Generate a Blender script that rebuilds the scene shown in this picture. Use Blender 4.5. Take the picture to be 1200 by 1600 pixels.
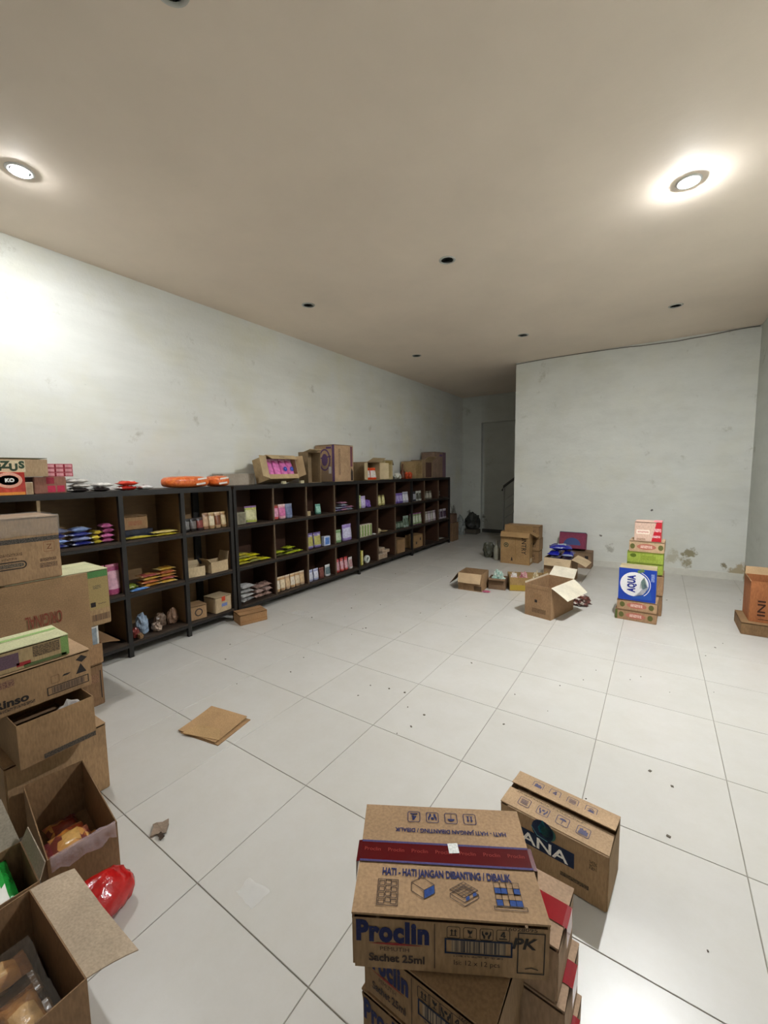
import bpy, bmesh, math, random
from mathutils import Matrix, Vector, Euler, noise
C = bpy.context.scene
for o in list(bpy.data.objects): bpy.data.objects.remove(o)
PI = math.pi
R = math.radians
rnd = random.Random(7)
COL = C.collection

# ------------------------------------------------------------------ camera
YAW, PITCH, ROLL, CAMZ, FPX = -0.5899, -0.0968, -0.0134, 1.5997, 639.41
def cam_axes():
    cy, sy, cp, sp = math.cos(YAW), math.sin(YAW), math.cos(PITCH), math.sin(PITCH)
    w = Vector((sy*cp, cy*cp, sp)); r = Vector((cy, -sy, 0)); u = r.cross(w)
    c, s = math.cos(ROLL), math.sin(ROLL)
    return c*r + s*u, c*u - s*r, w
_r, _u, _w = cam_axes()
cd = bpy.data.cameras.new('camera'); cam = bpy.data.objects.new('camera', cd); COL.objects.link(cam)
M = Matrix((_r, _u, -_w)).transposed().to_4x4(); M.translation = (0, 0, CAMZ)
cam.matrix_world = M
cd.sensor_fit = 'HORIZONTAL'; cd.sensor_width = 36; cd.lens = FPX/1200*36
cd.clip_start = .02
C.camera = cam

# ------------------------------------------------------------------ world, exposure
W = bpy.data.worlds.new('night'); C.world = W; W.use_nodes = True
W.node_tree.nodes['Background'].inputs[0].default_value = (.02, .025, .03, 1)
W.node_tree.nodes['Background'].inputs[1].default_value = .3
C.view_settings.view_transform = 'Standard'; C.view_settings.look = 'None'
C.view_settings.gamma = 1; C.view_settings.use_curve_mapping = False
C.view_settings.exposure = -0.25
CEIL = 3.49; XL = -4.316; XR = 1.066; YB = 7.527; YC = 10.19; YF = -3.4
LIT = {(-3.37, 1.0): 62, (.085, 3.56): 265, (.085, 1.05): 6, (.085, -1.5): 10}   # downlights that are on (W)
LAMP_COL = (.94, .975, 1.0)

# ------------------------------------------------------------------ materials
def srgb(h):
    h = h.lstrip('#'); v = [int(h[i:i+2], 16)/255 for i in (0, 2, 4)]
    return tuple((c/12.92 if c <= .04045 else ((c+.055)/1.055)**2.4) for c in v) + (1,)
def col(c): return srgb(c) if isinstance(c, str) else (tuple(c)+(1,))[:4]
_mc = {}
def newmat(name):
    m = bpy.data.materials.new(name); m.use_nodes = True
    nt = m.node_tree; return m, nt, nt.nodes['Principled BSDF']
def node(nt, t, **kw):
    n = nt.nodes.new(t)
    for k, v in kw.items(): setattr(n, k, v)
    return n
def ramp(nt, fac, stops):
    r = node(nt, 'ShaderNodeValToRGB'); e = r.color_ramp.elements
    while len(e) < len(stops): e.new(.5)
    for i, (p, c) in enumerate(stops): e[i].position = p; e[i].color = c
    nt.links.new(fac, r.inputs[0]); return r.outputs[0]
def mixc(nt, fac, a, b, mode='MIX'):
    m = node(nt, 'ShaderNodeMix', data_type='RGBA', blend_type=mode)
    for s, v in ((0, fac), (6, a), (7, b)):
        if hasattr(v, 'is_linked'): nt.links.new(v, m.inputs[s])
        else: m.inputs[s].default_value = v
    return m.outputs[2]
def noise_tex(nt, vec, scale, detail=4, rough=.55, stretch=None):
    if stretch:
        mp = node(nt, 'ShaderNodeMapping'); mp.inputs['Scale'].default_value = stretch
        nt.links.new(vec, mp.inputs[0]); vec = mp.outputs[0]
    n = node(nt, 'ShaderNodeTexNoise'); n.inputs['Scale'].default_value = scale
    n.inputs['Detail'].default_value = detail; n.inputs['Roughness'].default_value = rough
    nt.links.new(vec, n.inputs['Vector']); return n.outputs['Fac']
def vary(c, k): return tuple(min(1, x*k) for x in c[:3])+(1,)
def objvec(nt): return node(nt, 'ShaderNodeTexCoord').outputs['Object']
def wvec(nt): return node(nt, 'ShaderNodeNewGeometry').outputs['Position']
def bump(nt, b, h, strength, dist=.01):
    n = node(nt, 'ShaderNodeBump'); n.inputs['Strength'].default_value = strength; n.inputs['Distance'].default_value = dist
    nt.links.new(h, n.inputs['Height']); nt.links.new(n.outputs[0], b.inputs['Normal'])

def plain(name, c, rough=.5, metal=0, var=.12, scale=14, spec=.5):
    k = ('p', name)
    if k in _mc: return _mc[k]
    m, nt, b = newmat(name); c = col(c)
    f = noise_tex(nt, objvec(nt), scale)
    nt.links.new(ramp(nt, f, [(.3, vary(c, 1-var)), (.7, vary(c, 1+var*.6))]), b.inputs['Base Color'])
    b.inputs['Roughness'].default_value = rough; b.inputs['Metallic'].default_value = metal
    b.inputs['Specular IOR Level'].default_value = spec
    _mc[k] = m; return m
def card(c, grime=.25):
    k = ('c', c, grime)
    if k in _mc: return _mc[k]
    m, nt, b = newmat('cardboard'); cc = col(c); v = objvec(nt)
    lum = sum(cc[:3])/3; cc = tuple(min(1, (x*.88+lum*.12)*1.06) for x in cc[:3])+(1,)
    f = noise_tex(nt, v, 5, 6); g = noise_tex(nt, v, 140, 2, .5, (1, 1, .25))
    base = ramp(nt, f, [(.3, vary(cc, 1-grime)), (.62, cc), (.8, vary(cc, 1.07))])
    gr = ramp(nt, g, [(.3, (.8, .8, .8, 1)), (.7, (1.08, 1.08, 1.08, 1))])
    nt.links.new(mixc(nt, 1.0, base, gr, 'MULTIPLY'), b.inputs['Base Color'])
    b.inputs['Roughness'].default_value = .75; b.inputs['Specular IOR Level'].default_value = .25
    bump(nt, b, noise_tex(nt, v, 22, 3), .12, .01)
    _mc[k] = m; return m
def gloss(c, rough=.25):            # printed plastic film of packets and pouches
    k = ('g', c, rough)
    if k in _mc: return _mc[k]
    m, nt, b = newmat('printed_film'); cc = col(c); v = objvec(nt)
    f = noise_tex(nt, v, 30, 3)
    nt.links.new(ramp(nt, f, [(.35, vary(cc, .72)), (.6, cc)]), b.inputs['Base Color'])
    b.inputs['Roughness'].default_value = rough
    bump(nt, b, noise_tex(nt, v, 35, 3), .35, .01)
    _mc[k] = m; return m
def motley(c1, c2, c3, scale=16):    # busy printed artwork of packets
    k = ('m', c1, c2, c3, scale)
    if k in _mc: return _mc[k]
    m, nt, b = newmat('printed_artwork'); v = objvec(nt)
    vo = node(nt, 'ShaderNodeTexVoronoi'); vo.inputs['Scale'].default_value = scale
    nt.links.new(v, vo.inputs['Vector'])
    sp = node(nt, 'ShaderNodeSeparateColor'); nt.links.new(vo.outputs['Color'], sp.inputs[0])
    r = ramp(nt, sp.outputs[0], [(0, col(c1)), (.5, col(c2)), (.8, col(c3))])
    nt.nodes[-1].color_ramp.interpolation = 'CONSTANT'
    nt.links.new(r, b.inputs['Base Color']); b.inputs['Roughness'].default_value = .28
    bump(nt, b, noise_tex(nt, v, 35, 3), .35, .01)
    _mc[k] = m; return m
def film(tint=(1, 1, 1), clear=.72):
    k = ('f', tint, clear)
    if k in _mc: return _mc[k]
    m, nt, b = newmat('clear_film'); v = objvec(nt)
    b.inputs['Base Color'].default_value = tint+(1,); b.inputs['Roughness'].default_value = .12
    tr = node(nt, 'ShaderNodeBsdfTransparent'); mx = node(nt, 'ShaderNodeMixShader'); mx.inputs[0].default_value = clear
    nt.links.new(b.outputs[0], mx.inputs[1]); nt.links.new(tr.outputs[0], mx.inputs[2])
    nt.links.new(mx.outputs[0], nt.nodes['Material Output'].inputs[0])
    bump(nt, b, noise_tex(nt, v, 26, 3), .8, .02)
    _mc[k] = m; return m
def ink(c):
    k = ('i', c)
    if k in _mc: return _mc[k]
    m, nt, b = newmat('printing_ink'); cc = col(c); f = noise_tex(nt, objvec(nt), 180, 2)
    nt.links.new(ramp(nt, f, [(.3, vary(cc, .8)), (.7, vary(cc, 1.25))]), b.inputs['Base Color'])
    b.inputs['Roughness'].default_value = .65; b.inputs['Specular IOR Level'].default_value = .25
    _mc[k] = m; return m
def smudge(c, paper):                # small print too fine to read: rows of ink on board
    k = ('s', c, paper)
    if k in _mc: return _mc[k]
    m, nt, b = newmat('small_print'); v = objvec(nt)
    a = noise_tex(nt, v, 160, 2, .6, (1, 1, .6)); 
    nt.links.new(ramp(nt, a, [(.44, col(c)), (.56, col(paper))]), b.inputs['Base Color'])
    b.inputs['Roughness'].default_value = .7
    _mc[k] = m; return m
def barcode_mat(c, paper):
    k = ('b', c, paper)
    if k in _mc: return _mc[k]
    m, nt, b = newmat('barcode_print'); v = objvec(nt)
    a = noise_tex(nt, v, 190, 2, .7, (1, .001, .001))
    nt.links.new(ramp(nt, a, [(.46, col(c)), (.53, col(paper))]), b.inputs['Base Color'])
    b.inputs['Roughness'].default_value = .7
    _mc[k] = m; return m
def wood(name, c, rough=.55):
    k = ('w', name)
    if k in _mc: return _mc[k]
    m, nt, b = newmat(name); cc = col(c); v = objvec(nt)
    f = noise_tex(nt, v, 7, 6, .6, (1, 1, 7)); g = noise_tex(nt, v, 3, 3)
    a = ramp(nt, f, [(.3, vary(cc, .72)), (.7, vary(cc, 1.15))])
    nt.links.new(mixc(nt, .5, a, ramp(nt, g, [(.3, vary(cc, .7)), (.7, cc)])), b.inputs['Base Color'])
    b.inputs['Roughness'].default_value = rough; b.inputs['Specular IOR Level'].default_value = .3
    bump(nt, b, f, .15, .005)
    _mc[k] = m; return m

def wall_mat(name, c, spots=(), yellow=.0, rough_paint=1):
    m, nt, b = newmat(name); cc = col(c); v = wvec(nt)
    big = noise_tex(nt, v, .9, 5, .6); fine = noise_tex(nt, v, 26, 5, .65)
    base = ramp(nt, big, [(.3, vary(cc, .92)), (.7, vary(cc, 1.03))])
    scuff = ramp(nt, noise_tex(nt, v, 3.2, 8, .72), [(.27, (.70, .68, .62, 1)), (.39, (1, 1, 1, 1))])
    o = mixc(nt, 1.0, base, scuff, 'MULTIPLY')
    trowel = ramp(nt, noise_tex(nt, v, 2.2, 6, .65, (1, .45, 2.6)), [(.35, (.93, .93, .925, 1)), (.6, (1, 1, 1, 1))])
    o = mixc(nt, 1.0, o, trowel, 'MULTIPLY') if rough_paint else base
    if yellow:
        ystain = ramp(nt, noise_tex(nt, v, 1.6, 4), [(.48, (1, 1, 1, 1)), (.72, (1-.06*yellow, 1-.12*yellow, 1-.38*yellow, 1))])
        o = mixc(nt, 1.0, o, ystain, 'MULTIPLY')
    for (p, rad, cs, th) in spots:      # worn patches, damp stains and screw holes
        d = node(nt, 'ShaderNodeVectorMath', operation='DISTANCE'); d.inputs[1].default_value = p
        nt.links.new(v, d.inputs[0])
        ad = node(nt, 'ShaderNodeMath', operation='MULTIPLY_ADD'); ad.inputs[1].default_value = rad*3.6
        nt.links.new(noise_tex(nt, v, 3.2/rad**.5, 6, .7), ad.inputs[0]); nt.links.new(d.outputs['Value'], ad.inputs[2])
        dv = node(nt, 'ShaderNodeMath', operation='DIVIDE'); dv.inputs[1].default_value = rad*3.2
        nt.links.new(ad.outputs[0], dv.inputs[0])
        f = ramp(nt, dv.outputs[0], [(th+.18, (1, 1, 1, 1)), (th+.32, (0, 0, 0, 1))])
        o = mixc(nt, f, o, col(cs))
    nt.links.new(o, b.inputs['Base Color'])
    b.inputs['Roughness'].default_value = .75; b.inputs['Specular IOR Level'].default_value = .25
    bump(nt, b, fine, .4 if rough_paint else .08, .008)
    return m
def tile_mat():
    m, nt, b = newmat('glazed_white_tile'); v = wvec(nt)
    cc = col('#c3bfb8')
    big = noise_tex(nt, v, 1.3, 5, .6); dirt = noise_tex(nt, v, 3.0, 9, .8)
    oi = node(nt, 'ShaderNodeObjectInfo')
    o = ramp(nt, big, [(.3, vary(cc, .94)), (.7, vary(cc, 1.02))])
    o = mixc(nt, 1.0, o, ramp(nt, dirt, [(.25, (.93, .915, .88, 1)), (.6, (1, 1, 1, 1))]), 'MULTIPLY')
    o = mixc(nt, 1.0, o, ramp(nt, oi.outputs['Random'], [(0, (.965, .965, .96, 1)), (1, (1, 1, 1, 1))]), 'MULTIPLY')
    nt.links.new(o, b.inputs['Base Color'])
    nt.links.new(ramp(nt, dirt, [(.3, (.36, .36, .36, 1)), (.7, (.27, .27, .27, 1))]), b.inputs['Roughness'])
    b.inputs['Specular IOR Level'].default_value = .45
    return m
def emit_mat(name, c, s):
    m, nt, b = newmat(name)
    b.inputs['Emission Color'].default_value = tuple(c)+(1,); b.inputs['Emission Strength'].default_value = s
    b.inputs['Base Color'].default_value = (.9, .9, .9, 1); return m

# ------------------------------------------------------------------ mesh helpers
def link(name, me, parent=None, m=None):
    o = bpy.data.objects.new(name, me); COL.objects.link(o)
    if parent is not None: o.parent = parent
    if m is not None and me is not None and not me.materials:
        for q in (m if isinstance(m, (list, tuple)) else [m]): me.materials.append(q)
    return o
def obj(name, bm, m=None, parent=None, smooth=False):
    me = bpy.data.meshes.new(name)
    bmesh.ops.recalc_face_normals(bm, faces=bm.faces)
    bm.to_mesh(me); bm.free()
    if smooth: me.polygons.foreach_set('use_smooth', [True]*len(me.polygons))
    return link(name, me, parent, m)
def add_box(bm, s, c=(0, 0, 0), bev=0, mi=0, rot=None):
    r = bmesh.ops.create_cube(bm, size=1); vs = r['verts']
    bmesh.ops.scale(bm, vec=s, verts=vs)
    fs = list({f for v in vs for f in v.link_faces})
    if bev:
        es = list({e for v in vs for e in v.link_edges})
        q = bmesh.ops.bevel(bm, geom=es, offset=bev, segments=1, affect='EDGES')
        vs = list({v for f in q['faces'] for v in f.verts} | {v for v in vs if v.is_valid})
        fs = list({f for v in vs for f in v.link_faces})
    if rot is not None: bmesh.ops.rotate(bm, verts=vs, matrix=rot.to_matrix() if hasattr(rot, 'to_matrix') else rot)
    bmesh.ops.translate(bm, vec=c, verts=vs)
    for f in fs: f.material_index = mi
    return vs
def box(name, s, c, m, parent=None, bev=0, rot=None):
    bm = bmesh.new(); add_box(bm, s, c, bev, 0, rot); return obj(name, bm, m, parent)
def span(name, a, b, m, parent=None, bev=0):
    return box(name, [b[i]-a[i] for i in range(3)], [(a[i]+b[i])/2 for i in range(3)], m, parent, bev)
def thing(name, label, cat, loc=(0, 0, 0), rz=0, group=None, rot=None):
    o = bpy.data.objects.new(name, None); COL.objects.link(o); o.empty_display_size = .05
    o.location = loc; o.rotation_euler = rot if rot else (0, 0, rz)
    return tag(o, label, cat, group)
def tag(o, label, cat, group=None):
    o['label'] = label; o['category'] = cat
    if group: o['group'] = group
    return o
def struct(o): o['kind'] = 'structure'; return o
def lathe(name, prof, m, parent=None, seg=20, mis=None):
    bm = bmesh.new(); rings = []
    for r, z in prof:
        rings.append([bm.verts.new((r*math.cos(2*PI*i/seg), r*math.sin(2*PI*i/seg), z)) for i in range(seg)])
    for k in range(len(rings)-1):
        for i in range(seg):
            f = bm.faces.new((rings[k][i], rings[k][(i+1) % seg], rings[k+1][(i+1) % seg], rings[k+1][i]))
            if mis: f.material_index = mis[k]
    if prof[0][0] > 1e-4: bm.faces.new(rings[0][::-1])
    if prof[-1][0] > 1e-4: bm.faces.new(rings[-1])
    bmesh.ops.remove_doubles(bm, verts=bm.verts, dist=1e-5)
    return obj(name, bm, m, parent, True)
def tube(name, pts, r, m, parent=None, seg=8):
    bm = bmesh.new(); P = [Vector(p) for p in pts]; rings = []
    for i, p in enumerate(P):
        d = (P[min(i+1, len(P)-1)]-P[max(i-1, 0)]).normalized()
        a = d.orthogonal().normalized() if abs(d.z) > .9 else d.cross(Vector((0, 0, 1))).normalized()
        b = d.cross(a)
        rings.append([bm.verts.new(p+r*(math.cos(2*PI*k/seg)*a+math.sin(2*PI*k/seg)*b)) for k in range(seg)])
    for i in range(len(P)-1):
        for k in range(seg): bm.faces.new((rings[i][k], rings[i][(k+1) % seg], rings[i+1][(k+1) % seg], rings[i+1][k]))
    bm.faces.new(rings[0][::-1]); bm.faces.new(rings[-1])
    return obj(name, bm, m, parent, True)

# ------------------------------------------------------------------ printing on boxes
def face_matrix(dim, face):
    w, d, h = dim
    fr = {'front': ((1, 0, 0), (0, 0, 1), (0, -d/2, h/2)), 'back': ((-1, 0, 0), (0, 0, 1), (0, d/2, h/2)),
          'right': ((0, 1, 0), (0, 0, 1), (w/2, 0, h/2)), 'left': ((0, -1, 0), (0, 0, 1), (-w/2, 0, h/2)),
          'top': ((1, 0, 0), (0, 1, 0), (0, 0, h))}[face]
    U, V, c = (Vector(x) for x in fr); N = U.cross(V)
    m = Matrix((U, V, N)).transposed().to_4x4(); m.translation = c; return m
def put(o, dim, face, u, v, rot=0, lift=.0012):
    o.matrix_local = face_matrix(dim, face) @ Matrix.Translation((u, v, lift)) @ Matrix.Rotation(rot, 4, 'Z')
    return o
def text(parent, s, dim, face, u, v, size, m, width=None, rot=0, bold=0, lift=.0012, name='lettering', shear=0):
    cu = bpy.data.curves.new('lettering_curve', 'FONT'); cu.body = s; cu.size = size
    cu.align_x = 'CENTER'; cu.align_y = 'CENTER'; cu.offset = bold; cu.space_character = 1.09 if bold > .002 else 1.0; cu.resolution_u = 3; cu.shear = shear
    t = bpy.data.objects.new('lettering_tmp', cu); COL.objects.link(t)
    bpy.context.view_layer.update()
    me = bpy.data.meshes.new_from_object(t.evaluated_get(bpy.context.evaluated_depsgraph_get()))
    bpy.data.objects.remove(t); me.name = name
    xs = [q.co.x for q in me.vertices]; ys = [q.co.y for q in me.vertices]
    cx, cy = (max(xs)+min(xs))/2, (max(ys)+min(ys))/2
    k = width/(max(xs)-min(xs)) if width else 1
    for q in me.vertices: q.co.x = (q.co.x-cx)*k; q.co.y -= cy
    me.materials.clear(); me.materials.append(m)
    o = link(name, me, parent); return put(o, dim, face, u, v, rot, lift)
def drawing(parent, name, dim, face, u, v, items, mats, rot=0, lift=.0011):
    """flat print: ('l', pts, width, closed, mat) strokes and ('f', pts, mat) fills"""
    bm = bmesh.new()
    for it in items:
        if it[0] == 'f':
            f = bm.faces.new([bm.verts.new((x, y, 0)) for x, y in it[1]]); f.material_index = it[2]
        else:
            _, pts, w, closed, mi = it; n = len(pts); L = []; Rr = []
            for i in range(n):
                p = Vector(pts[i]); a = Vector(pts[i-1] if (i or closed) else pts[i]); b = Vector(pts[(i+1) % n] if (i < n-1 or closed) else pts[i])
                t1 = (p-a).normalized() if (p-a).length else (b-p).normalized(); t2 = (b-p).normalized() if (b-p).length else t1
                nn = Vector((-(t1+t2).y, (t1+t2).x)); nn = nn.normalized() if nn.length > 1e-6 else Vector((-t1.y, t1.x))
                k = w/2/max(.4, abs(nn.dot(Vector((-t1.y, t1.x)))))
                L.append(bm.verts.new((*(p+nn*k), .0001))); Rr.append(bm.verts.new((*(p-nn*k), .0001)))
            for i in range(n if closed else n-1):
                j = (i+1) % n; f = bm.faces.new((L[i], Rr[i], Rr[j], L[j])); f.material_index = mi
    for f in bm.faces:
        f.normal_update()
        if f.normal.z < 0: f.normal_flip()
    me = bpy.data.meshes.new(name); bm.to_mesh(me); bm.free()
    return put(link(name, me, parent, mats), dim, face, u, v, rot, lift)
def panel(parent, name, dim, face, u, v, w, h, m, rot=0, lift=.0008):
    return drawing(parent, name, dim, face, u, v, [('f', [(-w/2, -h/2), (w/2, -h/2), (w/2, h/2), (-w/2, h/2)], 0)], [m], rot, lift)
def circ(r, n=20, cx=0, cy=0, a0=0, a1=2*PI):
    return [(cx+r*math.cos(a0+(a1-a0)*i/n), cy+r*math.sin(a0+(a1-a0)*i/n)) for i in range(n)]
def rrect(w, h, r=.15):
    r *= min(w, h); o = []
    for cx, cy, a in ((w/2-r, h/2-r, 0), (-w/2+r, h/2-r, PI/2), (-w/2+r, -h/2+r, PI), (w/2-r, -h/2+r, 1.5*PI)):
        o += [(cx+r*math.cos(a+i*PI/6), cy+r*math.sin(a+i*PI/6)) for i in range(4)]
    return o
def symbol(kind, s):
    S = lambda pts: [(x*s, y*s) for x, y in pts]
    it = [('l', rrect(s, s), s*.05, True, 0)]
    if kind == 'up':
        it.append(('f', S([(-.28, -.3), (.28, -.3), (.28, -.24), (.19, -.24), (.19, .1), (.27, .1), (.14, .3), (.01, .1), (.09, .1), (.09, -.24), (-.09, -.24), (-.09, .1), (-.01, .1), (-.14, .3), (-.27, .1), (-.19, .1), (-.19, -.24), (-.28, -.24)]), 0))
    elif kind == 'glass':
        it.append(('f', S([(-.2, .32), (-.16, .05), (-.03, -.05), (-.03, -.26), (-.16, -.28), (-.16, -.34), (.16, -.34), (.16, -.28), (.03, -.26), (.03, -.05), (.16, .05), (.2, .32), (.05, .18), (-.04, .26)]), 0))
    elif kind == 'hands':
        it.append(('f', [(x*s, y*s+.1*s) for x, y in circ(.13, 10)], 0))
        for k in (-1, 1): it.append(('f', S([(k*.36, .25), (k*.28, .3), (k*.24, .05), (k*.1, -.12), (k*.1, -.36), (k*.24, -.36), (k*.26, -.18), (k*.36, 0)][::k]), 0))
    elif kind == 'umbrella':
        it.append(('f', [(x*s, y*s) for x, y in [(.3*math.cos(a), .06+.24*math.sin(a)) for a in [i*PI/8 for i in range(9)]]], 0))
        it.append(('l', S([(0, .05), (0, -.3), (-.08, -.34)]), s*.05, False, 0))
    elif kind == 'stack':
        it.append(('f', S([(-.36, -.36), (.36, -.36), (.36, .06), (.2, .12), (.2, .24), (-.02, .14), (-.1, .3), (-.3, .2)]), 0))
    elif kind == 'keepdry':
        it += [('l', S([(-.3, -.05 if 0 else .02), (0, .3), (.3, .02)]), s*.06, False, 0), ('f', S([(-.34, -.3), (.34, -.3), (.2, .02), (-.1, .1)]), 0)]
    elif kind == 'four':
        it.append(('f', S([(-.3, -.34), (.3, -.34), (.3, -.24), (-.3, -.24)]), 0))
        it.append(('f', S([(.02, -.18), (.12, -.18), (.12, -.08), (.2, -.08), (.2, 0), (.12, 0), (.12, .34), (.0, .34), (-.2, 0), (-.2, -.08), (.02, -.08)]), 0))
        it.append(('f', S([(.02, 0), (.02, .2), (-.09, 0)]), 1))
    elif kind == 'bars':
        for k in range(4): it.append(('l', S([(-.32, .26-.16*k), (.3, .24-.16*k)]), s*.06, False, 0))
    return it

# ------------------------------------------------------------------ cartons
def wavy_slab(w, l, t, bend=0, n=4, taper=0, rough=0):
    """a board hinged along x at the origin, reaching l along +y, t thick (below z=0)"""
    bm = bmesh.new(); top = []; bot = []
    for j in range(n+1):
        s = j/n; ww = w/2-taper*s; z = bend*s*s
        row = [(-ww, s*l, z), (0, s*l+(rough*rnd.uniform(-1, 1) if j == n else 0), z+rough*rnd.uniform(-.4, .4)*s), (ww, s*l, z)]
        top.append([bm.verts.new(p) for p in row]); bot.append([bm.verts.new((p[0], p[1], p[2]-t)) for p in row])
    for j in range(n):
        for i in range(2):
            bm.faces.new((top[j][i], top[j][i+1], top[j+1][i+1], top[j+1][i])); bm.faces.new((bot[j][i], bot[j+1][i], bot[j+1][i+1], bot[j][i+1]))
        bm.faces.new((top[j][0], top[j+1][0], bot[j+1][0], bot[j][0])); bm.faces.new((top[j][2], bot[j][2], bot[j+1][2], top[j+1][2]))
    for i in range(2):
        bm.faces.new((top[0][i], bot[0][i], bot[0][i+1], top[0][i+1])); bm.faces.new((top[n][i], top[n][i+1], bot[n][i+1], bot[n][i]))
    return bm
def flap(parent, dim, side, length, ang, m, bend=0, taper=.008, rough=0, name='flap', t=.003):
    """ang measured from standing straight up, outward positive; -90 closes the box"""
    w, d, h = dim
    rz, c, ww = {'front': (PI, (0, -d/2, h), w), 'back': (0, (0, d/2, h), w), 'right': (-PI/2, (w/2, 0, h), d), 'left': (PI/2, (-w/2, 0, h), d)}[side]
    o = obj(name, wavy_slab(ww-.004, length, t, bend, 4, taper, rough), m, parent)
    o.matrix_local = Matrix.Translation(c) @ Matrix.Rotation(rz, 4, 'Z') @ Matrix.Rotation(R(90-ang), 4, 'X')
    return o
def carton(name, label, loc, rz, dim, m, seam=True, tape=None, gap=.003, group=None, cat='box', lift=0, rot=None, bulge=0, flapm=None):
    """closed carton: body, two top flaps meeting along its length (local x), tape"""
    w, d, h = dim
    r = thing(name, label, cat, loc, rz, group, rot)
    bm = bmesh.new(); hb = h-.006 if seam else h
    add_box(bm, (w, d, hb), (0, 0, hb/2))
    if seam:
        f = max(bm.faces, key=lambda q: q.calc_center_median().z)
        bmesh.ops.inset_region(bm, faces=[f], thickness=.006)
        bmesh.ops.translate(bm, vec=(0, 0, -.06), verts=f.verts)
    es = [e for e in bm.edges if abs(e.verts[0].co.z-e.verts[1].co.z) > h*.5]
    es = [e for e in bm.edges if all(abs(abs(v.co.x)-w/2) < 1e-4 and abs(abs(v.co.y)-d/2) < 1e-4 for v in e.verts)]
    bmesh.ops.bevel(bm, geom=es, offset=min(.005, h*.04), segments=2, affect='EDGES')
    if bulge:
        fs = [f for f in bm.faces if abs(f.normal.z) < .1]
        for f in bm.faces: f.normal_update()
        q = bmesh.ops.subdivide_edges(bm, edges=[e for e in bm.edges if not any(abs(v.co.z-(h-.036)) < 1e-3 for v in e.verts)], cuts=3, use_grid_fill=True)
        for v in bm.verts:
            if v.co.z < 1e-4 or v.co.z > hb-.001 and not (abs(v.co.x) >= w/2-.004 or abs(v.co.y) >= d/2-.004): continue
            k = math.sin(PI*min(1, max(0, v.co.z/h)))
            if abs(abs(v.co.x)-w/2) < 1e-3: v.co.x += math.copysign(bulge*k*math.cos(PI*v.co.y/d), v.co.x)
            elif abs(abs(v.co.y)-d/2) < 1e-3: v.co.y += math.copysign(bulge*k*math.cos(PI*v.co.x/w), v.co.y)
    obj('body', bm, m, r)
    if seam:
        for s, ex in ((-1, 0), (1, lift)):
            bm = wavy_slab(w, d/2-gap/2, .0045, ex, 4, .002)
            o = obj('flap', bm, flapm or m, r)
            o.matrix_local = Matrix.Translation((0, s*d/2, h)) @ Matrix.Rotation(0 if s < 0 else PI, 4, 'Z')
    if tape is not None:
        tw = .055
        bm = bmesh.new()
        prof = [(-w/2-.007, h-.05), (-w/2-.006, h), (-w/2+.004, h+.0018), (w/2-.004, h+.0018), (w/2+.006, h), (w/2+.007, h-.05)]
        for k in range(5):
            (x0, z0), (x1, z1) = prof[k], prof[k+1]
            n = 12 if k == 2 else 1
            for i in range(n):
                a0, a1 = i/n, (i+1)/n
                za = [z0+(z1-z0)*a for a in (a0, a1)]; xa = [x0+(x1-x0)*a for a in (a0, a1)]
                vs = [bm.verts.new((xa[q], y*tw/2, za[q]+.0003)) for q, y in ((0, -1), (1, -1), (1, 1), (0, 1))]
                bm.faces.new(vs)
        bmesh.ops.remove_doubles(bm, verts=bm.verts, dist=1e-5)
        obj('tape', bm, tape, r)
    return r
def open_carton(name, label, loc, rz, dim, m, flaps=(), inner=None, group=None, cat='box', rot=None, t=.005, fm=None):
    """open carton: hollow body with thickness, flaps = (side, length, angle[, bend])"""
    w, d, h = dim
    r = thing(name, label, cat, loc, rz, group, rot)
    bm = bmesh.new(); add_box(bm, (w, d, h), (0, 0, h/2))
    f = max(bm.faces, key=lambda q: q.calc_center_median().z)
    bmesh.ops.inset_region(bm, faces=[f], thickness=t)
    q = bmesh.ops.extrude_discrete_faces(bm, faces=[f])['faces'][0]
    bmesh.ops.translate(bm, vec=(0, 0, -(h-t)), verts=q.verts)
    for g in bm.faces:
        c = g.calc_center_median()
        g.material_index = 1 if (abs(c.x) < w/2-t*.9 and abs(c.y) < d/2-t*.9 and c.z > t*.5 and c.z < h-t*.1) else 0
    obj('body', bm, [m, inner or m], r)
    for fl in flaps:
        flap(r, dim, fl[0], fl[1], fl[2], fm or inner or m, fl[3] if len(fl) > 3 else 0, rough=.004)
    return r

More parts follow.
